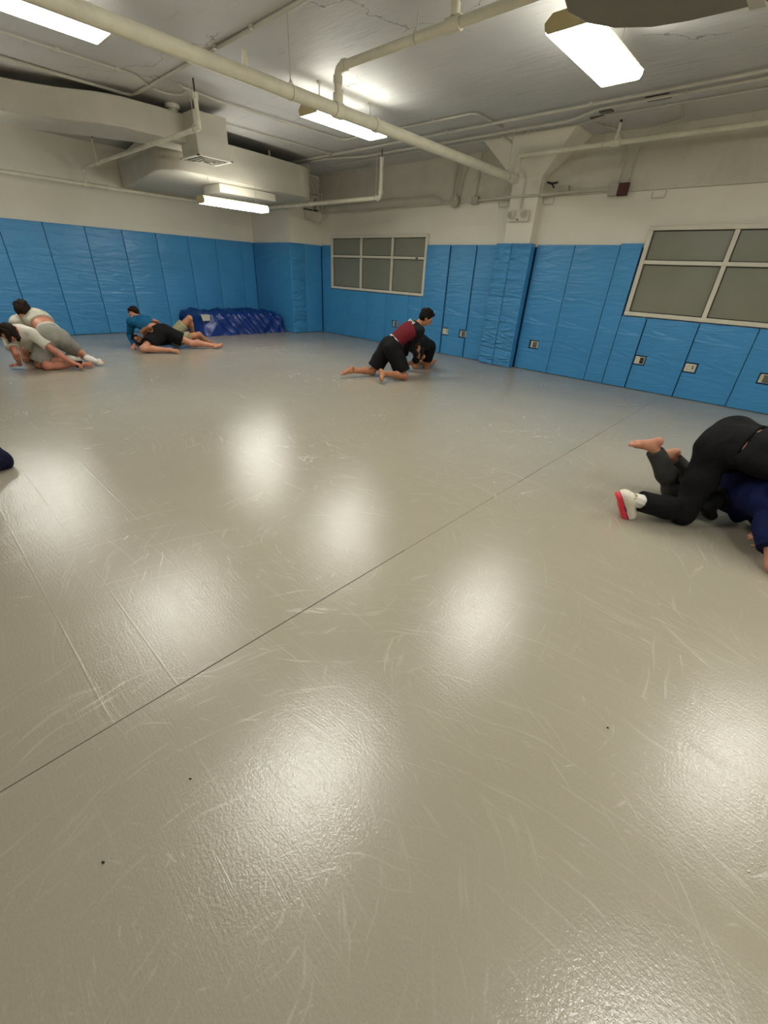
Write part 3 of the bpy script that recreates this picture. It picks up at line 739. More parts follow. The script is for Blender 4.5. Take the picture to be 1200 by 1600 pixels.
# specks on the floor
for (x, y, c, lab) in ((.003, 1.377, 'black', 'tiny black speck on the floor, lower right of the long seam'), (-.95, .162, 'black', 'tiny black speck on the floor beside the lower-left glow'), (-.904, -.112, 'black', 'tiny black speck on the floor, nearest to the lower left'), (.467, 1.198, 'white', 'tiny white crumb on the floor near the lower right edge')):
    tag(tube('floor_speck', [(x, y, .0005), (x + .006, y + .003, .003)], .0028, MAT[c], None, 6), lab, 'speck')

# ------------------------------------------------------------------ figures: smooth-blended volumes meshed as one surface
import numpy as np
def V(p): return np.array(p, dtype=np.float32)
def nrm(v):
    v = np.array(v, dtype=np.float64); return v / (np.linalg.norm(v) + 1e-9)
def cone(a, b, ra, rb, k=.03, clip=None): return ('c', V(a), V(b), float(ra), float(rb), k, clip)
def ell(c, ax, r, k=.03, clip=None): return ('e', V(c), np.array(ax, dtype=np.float32), V(r), 0, k, clip)
def ball(c, r, k=.03, clip=None): return cone(c, c, r, r, k, clip)
def infl(pr, d, k=None):
    if pr[0] == 'c': return ('c', pr[1], pr[2], pr[3] + d, pr[4] + d, k or pr[5], pr[6])
    return ('e', pr[1], pr[2], pr[3] + np.float32(d), 0, k or pr[5], pr[6])
def clipd(pr, *cl): return pr[:6] + ((pr[6] or []) + list(cl),)
def sdf_mesh(name, prims, vox, mat, parent=None, clips=(), noise_amp=0.0, noise_f=18.0, floor_z=None, cut=()):
    lo = np.min([np.minimum(p[1], p[2]) - max(p[3], p[4]) if p[0] == 'c' else p[1] - p[3].max() for p in prims], axis=0) - .03
    hi = np.max([np.maximum(p[1], p[2]) + max(p[3], p[4]) if p[0] == 'c' else p[1] + p[3].max() for p in prims], axis=0) + .03
    n = np.ceil((hi - lo) / vox).astype(int) + 1
    ax = [lo[i] + vox * np.arange(n[i], dtype=np.float32) for i in range(3)]
    F = np.full(tuple(n), .5, dtype=np.float32)
    def ev(p, X, Y, Z):
        if p[0] == 'c':
            a, b = p[1], p[2]; ab = b - a; l2 = float(ab @ ab)
            px, py, pz = X - a[0], Y - a[1], Z - a[2]
            if l2 > 1e-9:
                h = np.clip((px * ab[0] + py * ab[1] + pz * ab[2]) / l2, 0, 1)
            else: h = np.float32(0) * (px + py + pz)
            d = np.sqrt((px - h * ab[0]) ** 2 + (py - h * ab[1]) ** 2 + (pz - h * ab[2]) ** 2) - (p[3] + (p[4] - p[3]) * h)
        else:
            c, A, r = p[1], p[2], p[3]
            px, py, pz = X - c[0], Y - c[1], Z - c[2]
            q = [px * A[i][0] + py * A[i][1] + pz * A[i][2] for i in range(3)]
            k0 = np.sqrt(sum((q[i] / r[i]) ** 2 for i in range(3))); k1 = np.sqrt(sum((q[i] / r[i] ** 2) ** 2 for i in range(3))) + 1e-6
            d = k0 * (k0 - 1) / k1
        for (o, nn) in (p[6] or []):
            nn = nrm(nn).astype(np.float32)
            d = np.maximum(d, (X - o[0]) * nn[0] + (Y - o[1]) * nn[1] + (Z - o[2]) * nn[2])
        return d
    for p in list(prims) + [('cut', q) for q in cut]:
        is_cut = p[0] == 'cut'
        if is_cut: p = p[1]
        m = p[5] + 3 * vox
        if p[0] == 'c': l = np.minimum(p[1], p[2]) - max(p[3], p[4]) - m; h = np.maximum(p[1], p[2]) + max(p[3], p[4]) + m
        else: l = p[1] - p[3].max() - m; h = p[1] + p[3].max() + m
        i0 = np.clip(np.floor((l - lo) / vox).astype(int), 0, n); i1 = np.clip(np.ceil((h - lo) / vox).astype(int) + 1, 0, n)
        if (i1 <= i0).any(): continue
        sl = tuple(slice(a, b) for a, b in zip(i0, i1))
        X, Y, Z = ax[0][sl[0]][:, None, None], ax[1][sl[1]][None, :, None], ax[2][sl[2]][None, None, :]
        d = ev(p, X, Y, Z); G = F[sl]; k = p[5]
        if is_cut: F[sl] = np.maximum(G, -d)
        else:
            hh = np.maximum(k - np.abs(G - d), 0) / k
            F[sl] = np.minimum(G, d) - hh * hh * k * .25
    X, Y, Z = ax[0][:, None, None], ax[1][None, :, None], ax[2][None, None, :]
    if noise_amp:
        f = noise_f
        F += noise_amp * (np.sin(f * (X + .6 * Z) + 1.7 * np.sin(f * .7 * Y)) * np.sin(f * 1.1 * (Y - .5 * X) + 1.3 * np.sin(f * .6 * Z)) + .6 * np.sin(f * 1.9 * (Z + .5 * Y - .4 * X) + 2 * np.sin(f * .5 * X)))
    for (o, nn) in clips:
        nn = nrm(nn).astype(np.float32); F = np.maximum(F, (X - o[0]) * nn[0] + (Y - o[1]) * nn[1] + (Z - o[2]) * nn[2])
    if floor_z is not None: F = np.maximum(F, floor_z - Z + 0 * X)
    # surface nets
    s = F < 0
    cells = np.zeros(tuple(np.array(F.shape) - 1), dtype=np.int8)
    S8 = [s[i:i + cells.shape[0], j:j + cells.shape[1], k:k + cells.shape[2]] for i in (0, 1) for j in (0, 1) for k in (0, 1)]
    cnt = sum(a.astype(np.int8) for a in S8)
    act = (cnt > 0) & (cnt < 8)
    ci = np.argwhere(act)
    idx = -np.ones(cells.shape, dtype=np.int64); idx[act] = np.arange(len(ci))
    acc = np.zeros((len(ci), 3)); num = np.zeros(len(ci))
    corners = [(i, j, k) for i in (0, 1) for j in (0, 1) for k in (0, 1)]
    for a in corners:
        for d_ in range(3):
            if a[d_] == 1: continue
            b = list(a); b[d_] = 1
            va = F[ci[:, 0] + a[0], ci[:, 1] + a[1], ci[:, 2] + a[2]]; vb = F[ci[:, 0] + b[0], ci[:, 1] + b[1], ci[:, 2] + b[2]]
            m_ = (va < 0) != (vb < 0)
            t = va[m_] / (va[m_] - vb[m_])
            P = np.array(a, float) + np.outer(t, np.array(b, float) - np.array(a, float))
            acc[m_] += P; num[m_] += 1
    verts = lo + vox * (ci + acc / num[:, None])
    faces = []
    for d_ in range(3):
        u, v = [(1, 2), (2, 0), (0, 1)][d_]
        sl0 = [slice(None)] * 3; sl1 = [slice(None)] * 3
        sl0[d_] = slice(0, -1); sl1[d_] = slice(1, None)
        A, B_ = s[tuple(sl0)], s[tuple(sl1)]
        e = np.argwhere(A != B_)
        ok = (e[:, u] > 0) & (e[:, v] > 0) & (e[:, u] < F.shape[u] - 1) & (e[:, v] < F.shape[v] - 1)
        e = e[ok]
        ins = A[e[:, 0], e[:, 1], e[:, 2]]
        def c_(du, dv):
            q = e.copy(); q[:, u] -= du; q[:, v] -= dv; return idx[q[:, 0], q[:, 1], q[:, 2]]
        q = np.stack([c_(1, 1), c_(0, 1), c_(0, 0), c_(1, 0)], 1)
        q[~ins] = q[~ins][:, ::-1]
        faces.append(q)
    faces = np.concatenate(faces)
    me = bpy.data.meshes.new(name)
    org = np.zeros(3) if parent is None else np.array(parent.location)
    verts = verts - org
    me.vertices.add(len(verts)); me.vertices.foreach_set('co', verts.astype(np.float32).ravel())
    me.loops.add(faces.size); me.loops.foreach_set('vertex_index', faces.ravel().astype(np.int32))
    me.polygons.add(len(faces)); me.polygons.foreach_set('loop_start', np.arange(0, faces.size, 4, dtype=np.int32))
    me.polygons.foreach_set('loop_total', np.full(len(faces), 4, dtype=np.int32))
    me.polygons.foreach_set('use_smooth', np.ones(len(faces), dtype=bool))
    me.update(calc_edges=True); me.validate()
    return link(name, me, mat, parent)

def hand_prims(w, d, nrmv, s, curl=.5, thumb=1):
    """w wrist, d hand direction, nrmv palm-facing normal"""
    d = nrm(d); nv = nrm(np.array(nrmv) - d * np.dot(nrmv, d)); side = np.cross(d, nv) * thumb   # side: towards the thumb
    w = np.array(w, float); P = []
    P.append(cone(w, w + d * .03 * s, .024 * s, .026 * s, .015))
    for i, (off, ln, r) in enumerate(((.030, .072, .0088), (.010, .080, .0092), (-.010, .075, .0088), (-.029, .060, .0078))):
        k0 = w + d * .088 * s + side * off * s
        P.append(cone(w + d * .02 * s + side * off * .55 * s, k0, .016 * s, .0125 * s, .012))
        c = curl; l1, l2, l3 = ln * .45 * s, ln * .32 * s, ln * .25 * s
        sp = side * off * .6
        d1 = nrm(d * math.cos(c) + nv * math.sin(c) + sp); d2 = nrm(d * math.cos(2.1 * c) + nv * math.sin(2.1 * c) + sp); d3 = nrm(d * math.cos(2.9 * c) + nv * math.sin(2.9 * c) + sp)
        a = k0 + d1 * l1; b = a + d2 * l2; e = b + d3 * l3
        P += [cone(k0, a, r * s * 1.1, r * s, .004), cone(a, b, r * s, r * s * .92, .004), cone(b, e, r * s * .92, r * s * .8, .004)]
    t0 = w + d * .025 * s + side * .022 * s; t1 = t0 + nrm(d * .6 + side * .8 + nv * .25) * .042 * s; t2 = t1 + nrm(d * .9 + side * .45 + nv * (.2 + curl * .6)) * .05 * s
    P += [cone(t0, t1, .016 * s, .0125 * s, .01), cone(t1, t2, .0115 * s, .009 * s, .005)]
    return P

def foot_prims(an, to, kn, s, toes=True):
    an, to, kn = (np.array(q, float) for q in (an, to, kn))
    f_ = nrm(to - an); dn = kn - an; dn = nrm(dn - f_ * np.dot(dn, f_)); sd = np.cross(f_, dn)
    heel = an - f_ * .035 * s - dn * .030 * s
    ballp = an + f_ * .115 * s - dn * .038 * s
    P = [ball(an, .036 * s, .02), ball(heel, .032 * s, .02), cone(an, heel, .030 * s, .030 * s, .02),
         cone(an + dn * .005 * s, ballp + dn * .012 * s, .033 * s, .026 * s, .02), cone(heel, ballp, .026 * s, .024 * s, .02),
         cone(ballp + sd * .022 * s, ballp - sd * .024 * s, .022 * s, .019 * s, .015)]
    if toes:
        for i, (o, l, r) in enumerate(((.030, .052, .0125), (.012, .050, .0095), (-.003, .045, .009), (-.017, .038, .0085), (-.030, .030, .008))):
            a = ballp + sd * o * s; b = a + f_ * l * s - dn * .004
            P.append(cone(a, b, r * s * 1.15, r * s, .007))
    return P, (f_, dn, sd, heel, ballp)

def leg_prims(h, k, a, s, back=None):
    h, k, a = (np.array(q, float) for q in (h, k, a))
    th = nrm(k - h); sh = nrm(a - k)
    bk = back if back is not None else nrm((h + a) / 2 - k + 1e-4)
    return [cone(h, h + (k - h) * .45, .083 * s, .074 * s, .04), cone(h + (k - h) * .45, k, .074 * s, .054 * s, .03), ball(k, .054 * s, .02),
            cone(k, k + (a - k) * .3 + bk * .014 * s, .050 * s, .056 * s, .03), cone(k + (a - k) * .3 + bk * .014 * s, a, .055 * s, .033 * s, .03)]
def arm_prims(sh, el, wr, s):
    sh, el, wr = (np.array(q, float) for q in (sh, el, wr))
    return [ball(sh, .058 * s, .04), cone(sh, el, .052 * s, .040 * s, .03), cone(el, el + (wr - el) * .3, .040 * s, .042 * s, .02), cone(el + (wr - el) * .3, wr, .042 * s, .026 * s, .02)]

def frame(j):
    g = {k: np.array(v, float) for k, v in j.items()}
    up = nrm(g['neck'] - g['pel'])
    lp = g['hipL'] - g['hipR']; lp = nrm(lp - up * np.dot(lp, up)); fp = np.cross(lp, up)
    lc = g['shL'] - g['shR']; lc = nrm(lc - up * np.dot(lc, up)); fc = np.cross(lc, up)
    return g, up, lp, fp, lc, fc
def torso_prims(j, s, arch=0.0):
    g, up, lp, fp, lc, fc = frame(j)
    L = np.linalg.norm(g['neck'] - g['pel']); P = []
    lm, fm = nrm(lp + lc), nrm(fp + fc)
    b = -fm * arch
    P.append(ell(g['pel'] + up * .01, [lp, fp, up], (.165 * s, .112 * s, .125 * s), .05))
    for q in ('hipL', 'hipR'): P.append(ball(g[q] - fp * .030 * s, .090 * s, .05))
    P.append(ell(g['pel'] + up * L * .36 + b * .7, [lm, fm, up], (.143 * s, .100 * s, .15 * s), .06))
    P.append(ell(g['pel'] + up * L * .66 + b, [lc, fc, up], (.163 * s, .112 * s, .165 * s), .06))
    P.append(cone(g['shL'] * .8 + g['shR'] * .2, g['shR'] * .8 + g['shL'] * .2, .068 * s, .068 * s, .06))
    P.append(ell(g['neck'] - up * .05 * s + b * .3, [lc, fc, up], (.12 * s, .072 * s, .07 * s), .05))
    return P
def head_prims(j, s, fw, hu):
    hd = np.array(j['head'], float); nk = np.array(j['neck'], float)
    f_ = nrm(fw); u_ = np.array(hu, float); u_ = nrm(u_ - f_ * np.dot(u_, f_)); l_ = np.cross(u_, f_)
    A = [l_, f_, u_]; q = lambda x, y, z: hd + (l_ * x + f_ * y + u_ * z) * s
    P = [cone(nk, q(0, -.025, -.05), .057 * s, .054 * s, .03),
         ell(q(0, -.008, .030), A, (.074 * s, .094 * s, .084 * s), .03), ell(q(0, .022, -.035), A, (.058 * s, .072 * s, .078 * s), .03),
         ell(q(0, .070, -.088), A, (.024 * s, .022 * s, .018 * s), .02), cone(q(0, .088, .008), q(0, .112, -.030), .009 * s, .014 * s, .010),
         cone(q(-.034, .083, .016), q(.034, .083, .016), .010 * s, .010 * s, .012), cone(q(-.020, .088, -.058), q(.020, .088, -.058), .0075 * s, .0075 * s, .005),
         cone(q(-.019, .086, -.069), q(.019, .086, -.069), .0078 * s, .0078 * s, .005)]
    for x in (-1, 1):
        P.append(ell(q(x * .078, -.005, -.012), A, (.009 * s, .019 * s, .032 * s), .008)); P.append(ball(q(x * .045, .062, -.022), .020 * s, .02))
    cut = [ball(q(x * .031, .097, -.002), .013 * s, .002) for x in (-1, 1)]
    return P, cut, (A, q)
def eyes(parent, q, s):
    for x in (-1, 1):
        c = q(x * .031, .081, -.002) - np.array(parent.location)
        bm = bmesh.new(); bmesh.ops.create_uvsphere(bm, u_segments=12, v_segments=8, radius=.0125 * s)
        for v in bm.verts: v.co += Vector(c)
        obj('eye', bm, MAT['eye'], parent, True)
def hair_prims(A, q, s, style='short'):
    f_, u_ = A[1], A[2]
    P = [ell(q(0, -.012, .036), A, (.083 * s, .101 * s, .091 * s), .02, [(q(0, .058, .03), f_ * 1.0 - u_ * .55)]),
         ell(q(0, -.035, -.010), A, (.080 * s, .076 * s, .080 * s), .03, [(q(0, .005, 0), f_ * 1.0 - u_ * .1)]),
         cone(q(-.045, .066, .085), q(.045, .066, .085), .022 * s, .022 * s, .02)]
    if style == 'long':
        P += [cone(q(.05, -.03, -.02), q(.066, .01, -.115), .040 * s, .020 * s, .02), cone(q(-.05, -.03, -.02), q(-.066, .01, -.115), .040 * s, .020 * s, .02),
              cone(q(0, -.07, 0), q(0, -.08, -.12), .055 * s, .030 * s, .03), cone(q(.04, .08, .07), q(.055, .095, .0), .02 * s, .010 * s, .02), cone(q(-.04, .08, .07), q(-.06, .09, .01), .02 * s, .010 * s, .02)]
    if style == 'curly':
        rr = random.Random(4)
        for i in range(46):
            th, ph = rr.uniform(0, 6.28), rr.uniform(.1, 1.5)
            d = (math.cos(th) * math.sin(ph) * .082, math.sin(th) * math.sin(ph) * .098 - .012, math.cos(ph) * .088 + .036)
            if d[1] > .06 and d[2] < .07: continue
            P.append(ball(q(*d), .015 * s, .008))
    return P
POSES = {
 'A': dict(head=(-4.515,5.805,0.933), neck=(-4.612,5.717,0.800), pel=(-4.837,5.344,0.495), hipR=(-4.747,5.330,0.439), hipL=(-4.929,5.392,0.461), knR=(-4.531,5.388,0.062), anR=(-4.637,4.981,0.137), toR=(-4.515,4.888,0.024), knL=(-5.083,5.198,0.068), anL=(-5.168,4.782,0.107), toL=(-5.212,4.613,0.023), shR=(-4.471,5.620,0.746), shL=(-4.791,5.756,0.801), elR=(-4.649,5.624,0.497), wrR=(-4.656,5.836,0.333), elL=(-4.846,5.901,0.542), wrL=(-4.700,6.029,0.361)),
 'B': dict(head=(-4.680,5.788,0.467), neck=(-4.778,5.904,0.491), pel=(-4.887,6.348,0.438), hipL=(-4.820,6.368,0.383), hipR=(-4.982,6.341,0.443), knL=(-4.956,6.489,0.045), anL=(-5.070,6.853,0.060), toL=(-5.104,7.014,0.030), knR=(-5.054,6.298,0.060), anR=(-5.172,6.661,0.060), toR=(-5.189,6.825,0.030), shL=(-4.677,5.936,0.365), shR=(-4.944,5.893,0.514), elL=(-4.853,6.025,0.181), wrL=(-5.069,6.082,0.100), elR=(-5.025,5.936,0.259), wrR=(-5.210,5.995,0.123)),
 'C': dict(head=(-9.682,3.203,0.592), neck=(-9.523,3.204,0.500), pel=(-9.055,3.386,0.311), hipL=(-9.036,3.305,0.241), hipR=(-9.078,3.495,0.310), knL=(-8.812,2.943,0.085), anL=(-8.619,3.346,0.057), toL=(-8.434,3.404,0.036), knR=(-8.907,3.881,0.109), anR=(-8.727,4.289,0.054), toR=(-8.798,4.470,0.058), shL=(-9.436,3.043,0.469), shR=(-9.567,3.385,0.484), elL=(-9.619,3.023,0.215), wrL=(-9.386,2.992,0.071), elR=(-9.797,3.506,0.309), wrR=(-9.999,3.446,0.132)),
 'D': dict(head=(-9.502,3.098,0.136), neck=(-9.448,3.267,0.154), pel=(-9.301,3.748,0.157), hipR=(-9.199,3.737,0.149), hipL=(-9.357,3.779,0.239), knL=(-9.268,4.097,0.522), anL=(-9.443,4.201,0.165), toL=(-9.502,4.333,0.057), knR=(-9.019,4.126,0.238), anR=(-9.254,4.407,0.055), toR=(-9.304,4.579,0.061), shR=(-9.275,3.250,0.144), shL=(-9.598,3.350,0.185), elR=(-9.117,3.101,0.336), wrR=(-8.893,3.156,0.445), elL=(-9.402,3.363,0.398), wrL=(-9.174,3.359,0.513)),
 'E': dict(head=(-8.112,1.007,0.538), neck=(-8.238,1.129,0.558), pel=(-8.559,1.396,0.242), hipR=(-8.491,1.390,0.164), hipL=(-8.645,1.353,0.280), knR=(-8.075,1.303,0.061), anR=(-7.977,1.723,0.064), toR=(-7.822,1.827,0.054), knL=(-8.991,1.226,0.049), anL=(-8.702,1.539,0.059), toL=(-8.538,1.628,0.041), shR=(-8.126,1.266,0.501), shL=(-8.340,0.999,0.479), elR=(-8.010,1.438,0.280), wrR=(-7.858,1.584,0.121), elL=(-8.136,1.003,0.260), wrL=(-8.324,1.031,0.074)),
 'F': dict(head=(-8.513,1.316,0.775), neck=(-8.664,1.377,0.684), pel=(-8.191,1.531,0.461), hipR=(-8.236,1.603,0.396), hipL=(-8.131,1.443,0.473), knR=(-8.557,1.835,0.160), anR=(-8.112,1.892,0.100), toR=(-8.031,2.067,0.026), knL=(-8.243,1.254,0.076), anL=(-8.391,1.676,0.096), toL=(-8.248,1.800,0.031), shR=(-8.727,1.539,0.617), shL=(-8.594,1.204,0.617), elR=(-8.861,1.322,0.426), wrR=(-8.643,1.221,0.283), elL=(-8.838,1.185,0.412), wrL=(-8.697,1.164,0.170)),
 'G': dict(pel=(-0.136,3.747,0.585), hipR=(-0.163,3.684,0.502), hipL=(-0.116,3.853,0.592), knR=(-0.170,3.497,0.082), anR=(-0.491,3.226,0.170), toR=(-0.437,3.311,0.022), knL=(0.107,3.976,0.230), anL=(-0.053,3.597,0.166), toL=(0.000,3.744,0.061), neck=(0.363,3.617,0.565), head=(0.486,3.509,0.502), shR=(0.294,3.480,0.467), shL=(0.382,3.794,0.592), elR=(0.441,3.337,0.249), wrR=(0.516,3.174,0.057), elL=(0.565,3.858,0.363), wrL=(0.660,3.883,0.117)),
 'H': dict(anR=(-0.537,3.634,0.461), toR=(-0.687,3.545,0.414), knR=(-0.321,3.763,0.139), anL=(-0.439,3.947,0.327), toL=(-0.588,3.857,0.289), knL=(-0.171,4.126,0.094), pel=(0.081,3.859,0.266), hipR=(0.081,3.844,0.173), hipL=(0.112,3.926,0.328), neck=(0.383,3.485,0.345), head=(0.306,3.622,0.289), shR=(0.289,3.410,0.231), shL=(0.482,3.622,0.386), elR=(0.384,3.202,0.050), wrR=(0.343,3.442,0.095), elL=(0.492,3.666,0.103), wrL=(0.409,3.430,0.110)),
 'I': dict(knR=(-4.280,0.189,0.065), anR=(-4.001,-0.111,0.071), toR=(-4.162,-0.188,0.041), pel=(-4.640,-0.002,0.357), hipR=(-4.545,-0.003,0.328), hipL=(-4.727,-0.050,0.352), knL=(-4.969,0.130,0.060), anL=(-5.260,-0.158,0.070), toL=(-5.105,-0.243,0.040), neck=(-4.558,-0.074,0.844), head=(-4.458,-0.063,0.981), shR=(-4.396,-0.093,0.785), shL=(-4.732,-0.093,0.840), elR=(-4.437,-0.085,0.498), wrR=(-4.213,0.007,0.416), elL=(-4.771,-0.079,0.553), wrL=(-4.571,0.005,0.419)),
}

def A_(j, n): return np.array(j[n], float)
def legs_clothed(j, s, kind, hem, inf, both='LR'):
    P = []
    for sd in both:
        h, k, a = A_(j, 'hip' + sd), A_(j, 'kn' + sd), A_(j, 'an' + sd)
        if kind == 'shorts':
            td = nrm(k - h); c = [(h + (k - h) * hem, td)]
            P.append(cone(h, k, .083 * s + inf, (.070 * s + inf) , .04, c))
        else:
            sh = nrm(a - k); c = [(k + (a - k) * hem, sh)]
            for p in leg_prims(h, k, a, s): P.append(clipd(infl(p, inf), c[0]) if True else p)
            P.append(cone(k + (a - k) * .35, k + (a - k) * hem, .052 * s + inf * .8, .040 * s + inf, .03, c))
    return P
def person(key, label, skin, s, torso=True, hands=None, head=None, hair=None, group=None, arch=0.0, parts=(), feet='LR', arms='LR', vox=.0075, legs='LR'):
    j = POSES[key]; g, up, lp, fp, lc, fc = frame(j)
    root = empty('person', (g['pel'][0], g['pel'][1], 0), label, 'person', group)
    B_ = list(torso_prims(j, s, arch)); cut = []; hq = None; eyeq = None
    if head:
        hp, cut, (A, q) = head_prims(j, s, *head); B_ += hp
    else: B_.append(cone(g['neck'], g['head'], .056 * s, .05 * s, .03))
    for sd in legs:
        B_ += leg_prims(j['hip' + sd], j['kn' + sd], j['an' + sd], s)
        if sd in feet: B_ += foot_prims(j['an' + sd], j['to' + sd], j['kn' + sd], s)[0]
    for sd in arms:
        B_ += arm_prims(j['sh' + sd], j['el' + sd], j['wr' + sd], s)
        hh = (hands or {}).get(sd, {})
        d = hh.get('d', g['wr' + sd] - g['el' + sd]); B_ += hand_prims(g['wr' + sd], d, hh.get('n', (0, 0, -1)), s, hh.get('curl', .45), hh.get('t', 1))
    sdf_mesh('body', B_, vox, MAT[skin], root, floor_z=.003, cut=cut)
    if head:
        eyes(root, q, s)
        if hair:
            sdf_mesh('hair', hair_prims(A, q, s, hair[1]), .006, MAT[hair[0]], root, noise_amp=.0035, noise_f=70, floor_z=.004)
    for pt in parts:
        kind, nm, mat = pt[:3]; o = pt[3] if len(pt) > 3 else {}
        P = []
        inf = o.get('inf', .013)
        if kind == 'shirt':
            cl = (g['pel'] + up * o.get('hem', .02), -up + fp * o.get('tilt', 0))
            P = [clipd(infl(p, inf), cl) for p in torso_prims(j, s, arch)]
            for sd in o.get('sleeves', 'LR'):
                ap = arm_prims(j['sh' + sd], j['el' + sd], j['wr' + sd], s)
                e_, w_, h_ = g['el' + sd], g['wr' + sd], g['sh' + sd]
                if o.get('long'):
                    c2 = (w_ - nrm(w_ - e_) * o.get('cuff', .02), w_ - e_)
                    P += [infl(ap[0], inf), infl(ap[1], inf), clipd(infl(ap[2], inf), c2), clipd(infl(ap[3], inf), c2)]
                else:
                    c2 = (h_ + (e_ - h_) * o.get('slv', .6), e_ - h_)
                    P += [infl(ap[0], inf), cone(h_, e_, .056 * s + inf, .058 * s + inf, .03, [c2])]
            if o.get('hood'):
                P += [ell(g['neck'] - fc * .05 + up * .02, [lc, fc, up], (.11, .07, .08), .04)]
        elif kind == 'yoke':
            cl = (g['pel'] + up * o['from'], -up)
            P = [clipd(infl(p, inf), cl) for p in torso_prims(j, s, arch)]
            for sd in 'LR':
                ap = arm_prims(j['sh' + sd], j['el' + sd], j['wr' + sd], s); e_, w_ = g['el' + sd], g['wr' + sd]
                c2 = (w_ - nrm(w_ - e_) * .02, w_ - e_)
                P += [infl(ap[0], inf), infl(ap[1], inf), clipd(infl(ap[2], inf), c2), clipd(infl(ap[3], inf), c2)]
        elif kind in ('shorts', 'pants'):
            cl = (g['pel'] + up * o.get('waist', .09), up + fp * o.get('tilt', 0))
            tp = torso_prims(j, s, arch)
            P = [clipd(infl(p, inf), cl) for p in tp[:4]]
            P += legs_clothed(j, s, kind, o.get('hem', .75 if kind == 'shorts' else .92), o.get('linf', .03 if kind == 'shorts' else .016), o.get('legs', 'LR'))
        elif kind == 'band':
            cl = [(g['pel'] + up * o['a'], -up), (g['pel'] + up * o['b'], up)]
            P = [clipd(infl(p, inf), *cl) for p in torso_prims(j, s, arch)[:5]]
        elif kind == 'sock':
            for sd in o['side']:
                fpz = foot_prims(j['an' + sd], j['to' + sd], j['kn' + sd], s, False)[0]
                a_, k_ = g['an' + sd], g['kn' + sd]; t_ = nrm(k_ - a_); c3 = (a_ + t_ * o.get('h', .10), t_)
                f_, dn, sdv, heel, bp = foot_prims(j['an' + sd], j['to' + sd], j['kn' + sd], s)[1]
                Q = [infl(p, .007) for p in fpz] + [cone(bp + sdv * .015, bp + f_ * .045 * s + sdv * .012, .024 * s, .020 * s, .02), cone(bp - sdv * .012, bp + f_ * .03 * s - sdv * .016, .022 * s, .018 * s, .02),
                     cone(a_, a_ + t_ * .15, .042 * s, .050 * s, .02, [c3])]
                sdf_mesh(nm, Q, .006, MAT[mat], root, floor_z=.002, noise_amp=.0015, noise_f=60)
            continue
        elif kind == 'ankle':
            sd = o['side']; a_, k_ = g['an' + sd], g['kn' + sd]; t_ = nrm(k_ - a_)
            P = [cone(a_ - t_ * .03, a_ + t_ * .09, .046 * s, .050 * s, .01, [(a_ + t_ * .07, t_), (a_ - t_ * .025, -t_)])]
        P += o.get('extra', [])
        sdf_mesh(nm, P, o.get('vox', .0075), MAT[mat], root, noise_amp=o.get('na', .0045), noise_f=o.get('nf', 17), floor_z=.0045, clips=o.get('clips', ()))
    return root, j, g, up, lp, fp, lc, fc

MAT.update(
    skin=mat_skin('fair_skin', srgb(196, 146, 116), srgb(180, 116, 92)), skin_red=mat_skin('flushed_skin', srgb(196, 138, 112), srgb(182, 104, 84)),
    skin_tan=mat_skin('tan_skin', srgb(176, 124, 88), srgb(156, 100, 72)), eye=plain('eye_dark', srgb(60, 45, 38), 0.2),
    hair_dark=mat_hair('dark_brown_hair', srgb(44, 31, 24)), hair_black=mat_hair('black_hair', srgb(24, 19, 17)), hair_brown=mat_hair('brown_hair', srgb(62, 42, 30)),
    maroon=mat_cloth('maroon_rashguard', srgb(98, 26, 34), fold=.35), black_cloth=mat_cloth('black_cloth', srgb(15, 15, 17), fold=.6, bscale=7), black_shirt=mat_cloth('black_rashguard', srgb(20, 20, 23), fold=.4),
    teal=mat_cloth('teal_blue_shirt', srgb(20, 84, 122), fold=.6), khaki=mat_cloth('khaki_cloth', srgb(150, 144, 112), fold=.6), white_cloth=mat_cloth('off_white_cotton', srgb(204, 200, 186), .05, .55),
    grey_tee=mat_cloth('heather_grey_tee', srgb(182, 178, 162), .08, .6), grey_sweat=mat_cloth('grey_sweat_cloth', srgb(146, 144, 134), .08, .55), sock=mat_cloth('white_sock_cotton', srgb(216, 212, 202), .04, .3),
    charcoal=mat_cloth('charcoal_cloth', srgb(62, 60, 58), .1, .5), navy=mat_cloth('navy_cloth', srgb(14, 24, 66), .2, .7), navy_pants=mat_cloth('navy_pants', srgb(14, 16, 44), .2, .7),
    shoe_white=plain('shoe_white_leather', srgb(222, 214, 196), .45, .05), shoe_beige=plain('shoe_beige_mesh', srgb(160, 146, 108), .7, .1), sole=plain('coral_red_sole', srgb(226, 52, 72), .45, .08),
    sole_dark=plain('plum_sole_edge', srgb(120, 40, 80), .5), shirt_dark=mat_cloth('dark_shirt', srgb(26, 26, 28), fold=.5), lace=plain('lace', srgb(190, 180, 150), .7),
)
# --- two men near the pilaster: one in maroon holding the other's head
r_, jA, gA, up, lp, fp, lc, fc = person('A', 'kneeling person in maroon rashguard and black shorts, gripping the bowed head of their partner', 'skin_tan', 1.04,
    head=((.62, .62, -.50), (.35, .30, .88)), hair=('hair_black', 'curly'), arch=.03,
    hands={'R': dict(d=(-.1, .9, -.3), n=(-.6, .1, .2), curl=.9), 'L': dict(d=(.3, -.5, -.3), n=(.4, .1, -.2), curl=.9, t=-1)},
    parts=[('shirt', 'rashguard', 'maroon', dict(hem=.07, long=True, inf=.009, na=.002)), ('yoke', 'rashguard_yoke', 'black_shirt', {'from': .455, 'inf': .0125, 'na': .002}),
           ('shorts', 'shorts', 'black_cloth', dict(hem=.84, waist=.10, linf=.058, inf=.018)), ('band', 'waistband', 'white_cloth', dict(a=.100, b=.106, inf=.0185, na=.0))])
